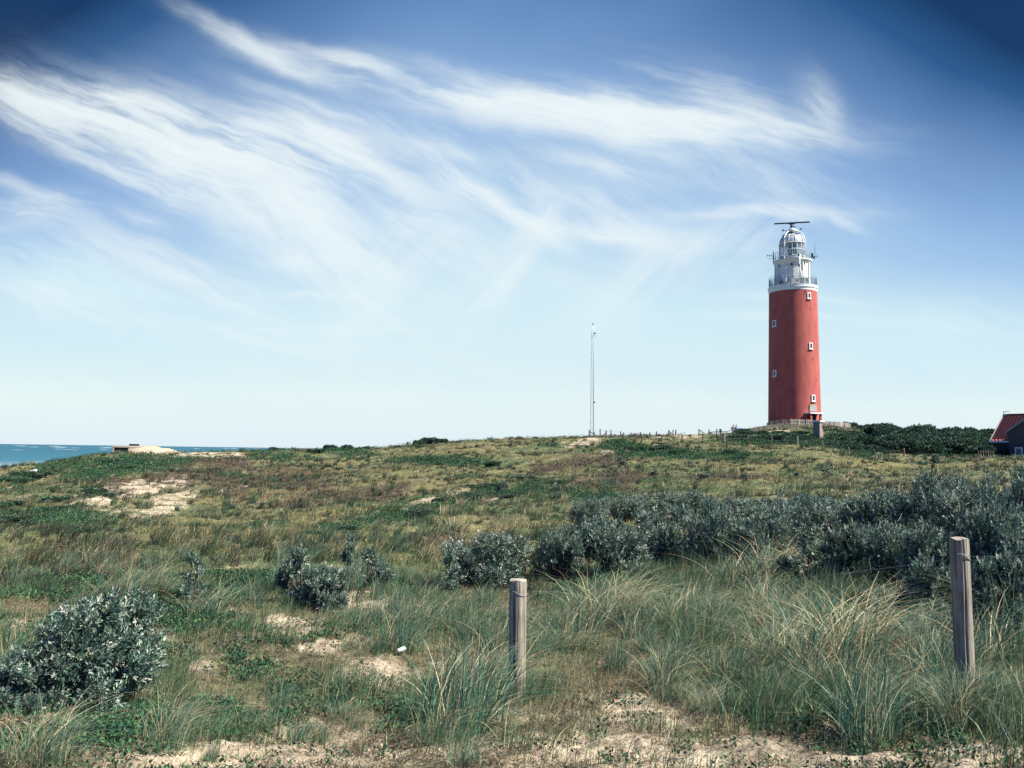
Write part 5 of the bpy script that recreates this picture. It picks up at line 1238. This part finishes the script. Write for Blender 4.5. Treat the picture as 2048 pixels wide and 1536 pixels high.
# herbs / creeping plants: small leaf clusters
def clusters(x, y, k, r, hgt, L, Wd, pal, up=.6, wts=None):
    n = len(x); P = np.stack([x, y, Z(x, y)], -1); P = np.repeat(P, k, 0); N_ = n * k
    rr_ = np.repeat(r, k) * np.sqrt(rng.random(N_)); a = rng.uniform(0, 2 * math.pi, N_)
    P[:, 0] += rr_ * np.cos(a); P[:, 1] += rr_ * np.sin(a); P[:, 2] += np.repeat(hgt, k) * rng.random(N_) * (1 - .5 * (rr_ / np.repeat(r, k)) ** 2)
    D = rng.normal(size=(N_, 3)); D[:, 2] = np.abs(D[:, 2]) * up + .25
    C = np.repeat(pick(pal, n, .2, wts), k, 0) * (1 + rng.normal(0, .18, (N_, 1)))
    return quads(P, D, np.repeat(L, k) * rng.uniform(.6, 1.3, N_), np.repeat(Wd, k), np.clip(C, .004, .9))
GP = [(.030, .080, .045), (.048, .12, .06), (.075, .155, .07), (.022, .055, .04)]
for n0, d0, d1, pw, k, szs in ((20000, 4.2, 14, 1.3, 14, .0), (36000, 13, 46, .9, 8, 1.0), (70000, 42, 160, .6, 7, 2.0)):
    x, y, d = sample(n0 * 3, d0, d1, pw=pw)
    px, py, r_, mS, mG, mB, mD, mY = masks(x, y)
    nz_ = fbm(x * 1.1 / (1 + szs), y * 1.1 / (1 + szs), 491, 3)
    want = np.maximum(mG, mD) * (.25 + .7 * sstep(-.2, .15, nz_)) + .16 * sstep(.1, .3, nz_)
    kp = rng.random(len(x)) < np.maximum(want * (1 - .8 * mS), (d < 14) * .045 * mS); x, y, d, mG = x[kp], y[kp], d[kp], mG[kp]
    n = len(x); L = (.012 + .0011 * d) * np.where(d > 14, 1.2, 1.5)
    parts_c.append(clusters(x, y, k, np.full(n, .05) + .004 * d, .05 + .0032 * d + 0 * x, L, L * .62, GP))
V, Fq, C = join(parts_c); o = link('ground_cover', npmesh('ground_cover', V, Fq, C), M['low']); tag(o, 'dark green creeping plants in low mats on the sand and slopes', 'ground cover', kind='stuff')
print('cover verts', len(V))
# brown heathy mats and twiggy litter
x, y, d = sample(130000, 13, 130, pw=.7)
px, py, r_, mS, mG, mB, mD, mY = masks(x, y); kp = rng.random(len(x)) < np.clip(mB * .9 + .05, 0, 1) * (1 - mS * .8); x, y, d = x[kp], y[kp], d[kp]; n = len(x)
parts_h.append(clusters(x, y, 4, .04 + .003 * d, .03 + .0018 * d, .012 + .0013 * d, .006 + .0007 * d, [(.11, .075, .05), (.08, .055, .045), (.16, .11, .07), (.06, .045, .04)], .4))
x, y, d = sample(90000, 3.7, 13, pw=1.3)
px, py, r_, mS, mG, mB, mD, mY = masks(x, y); kp = rng.random(len(x)) < (.25 + .75 * sstep(-.3, .2, fbm(x * 3, y * 3, 511, 4))) * (1 - .55 * mS); x, y = x[kp], y[kp]; n = len(x)
parts_h.append(clusters(x, y, 5, np.full(n, .035), np.full(n, .03), np.full(n, .035), np.full(n, .004), [(.26, .20, .13), (.11, .08, .055), (.35, .29, .20), (.045, .04, .03), (.075, .08, .045)], .5))
V, Fq, C = join(parts_h); o = link('dry_litter', npmesh('dry_litter', V, Fq, C), M['grass']); tag(o, 'brown heath mats and dry twiggy litter lying on the sand', 'litter', kind='stuff')
print('litter verts', len(V))
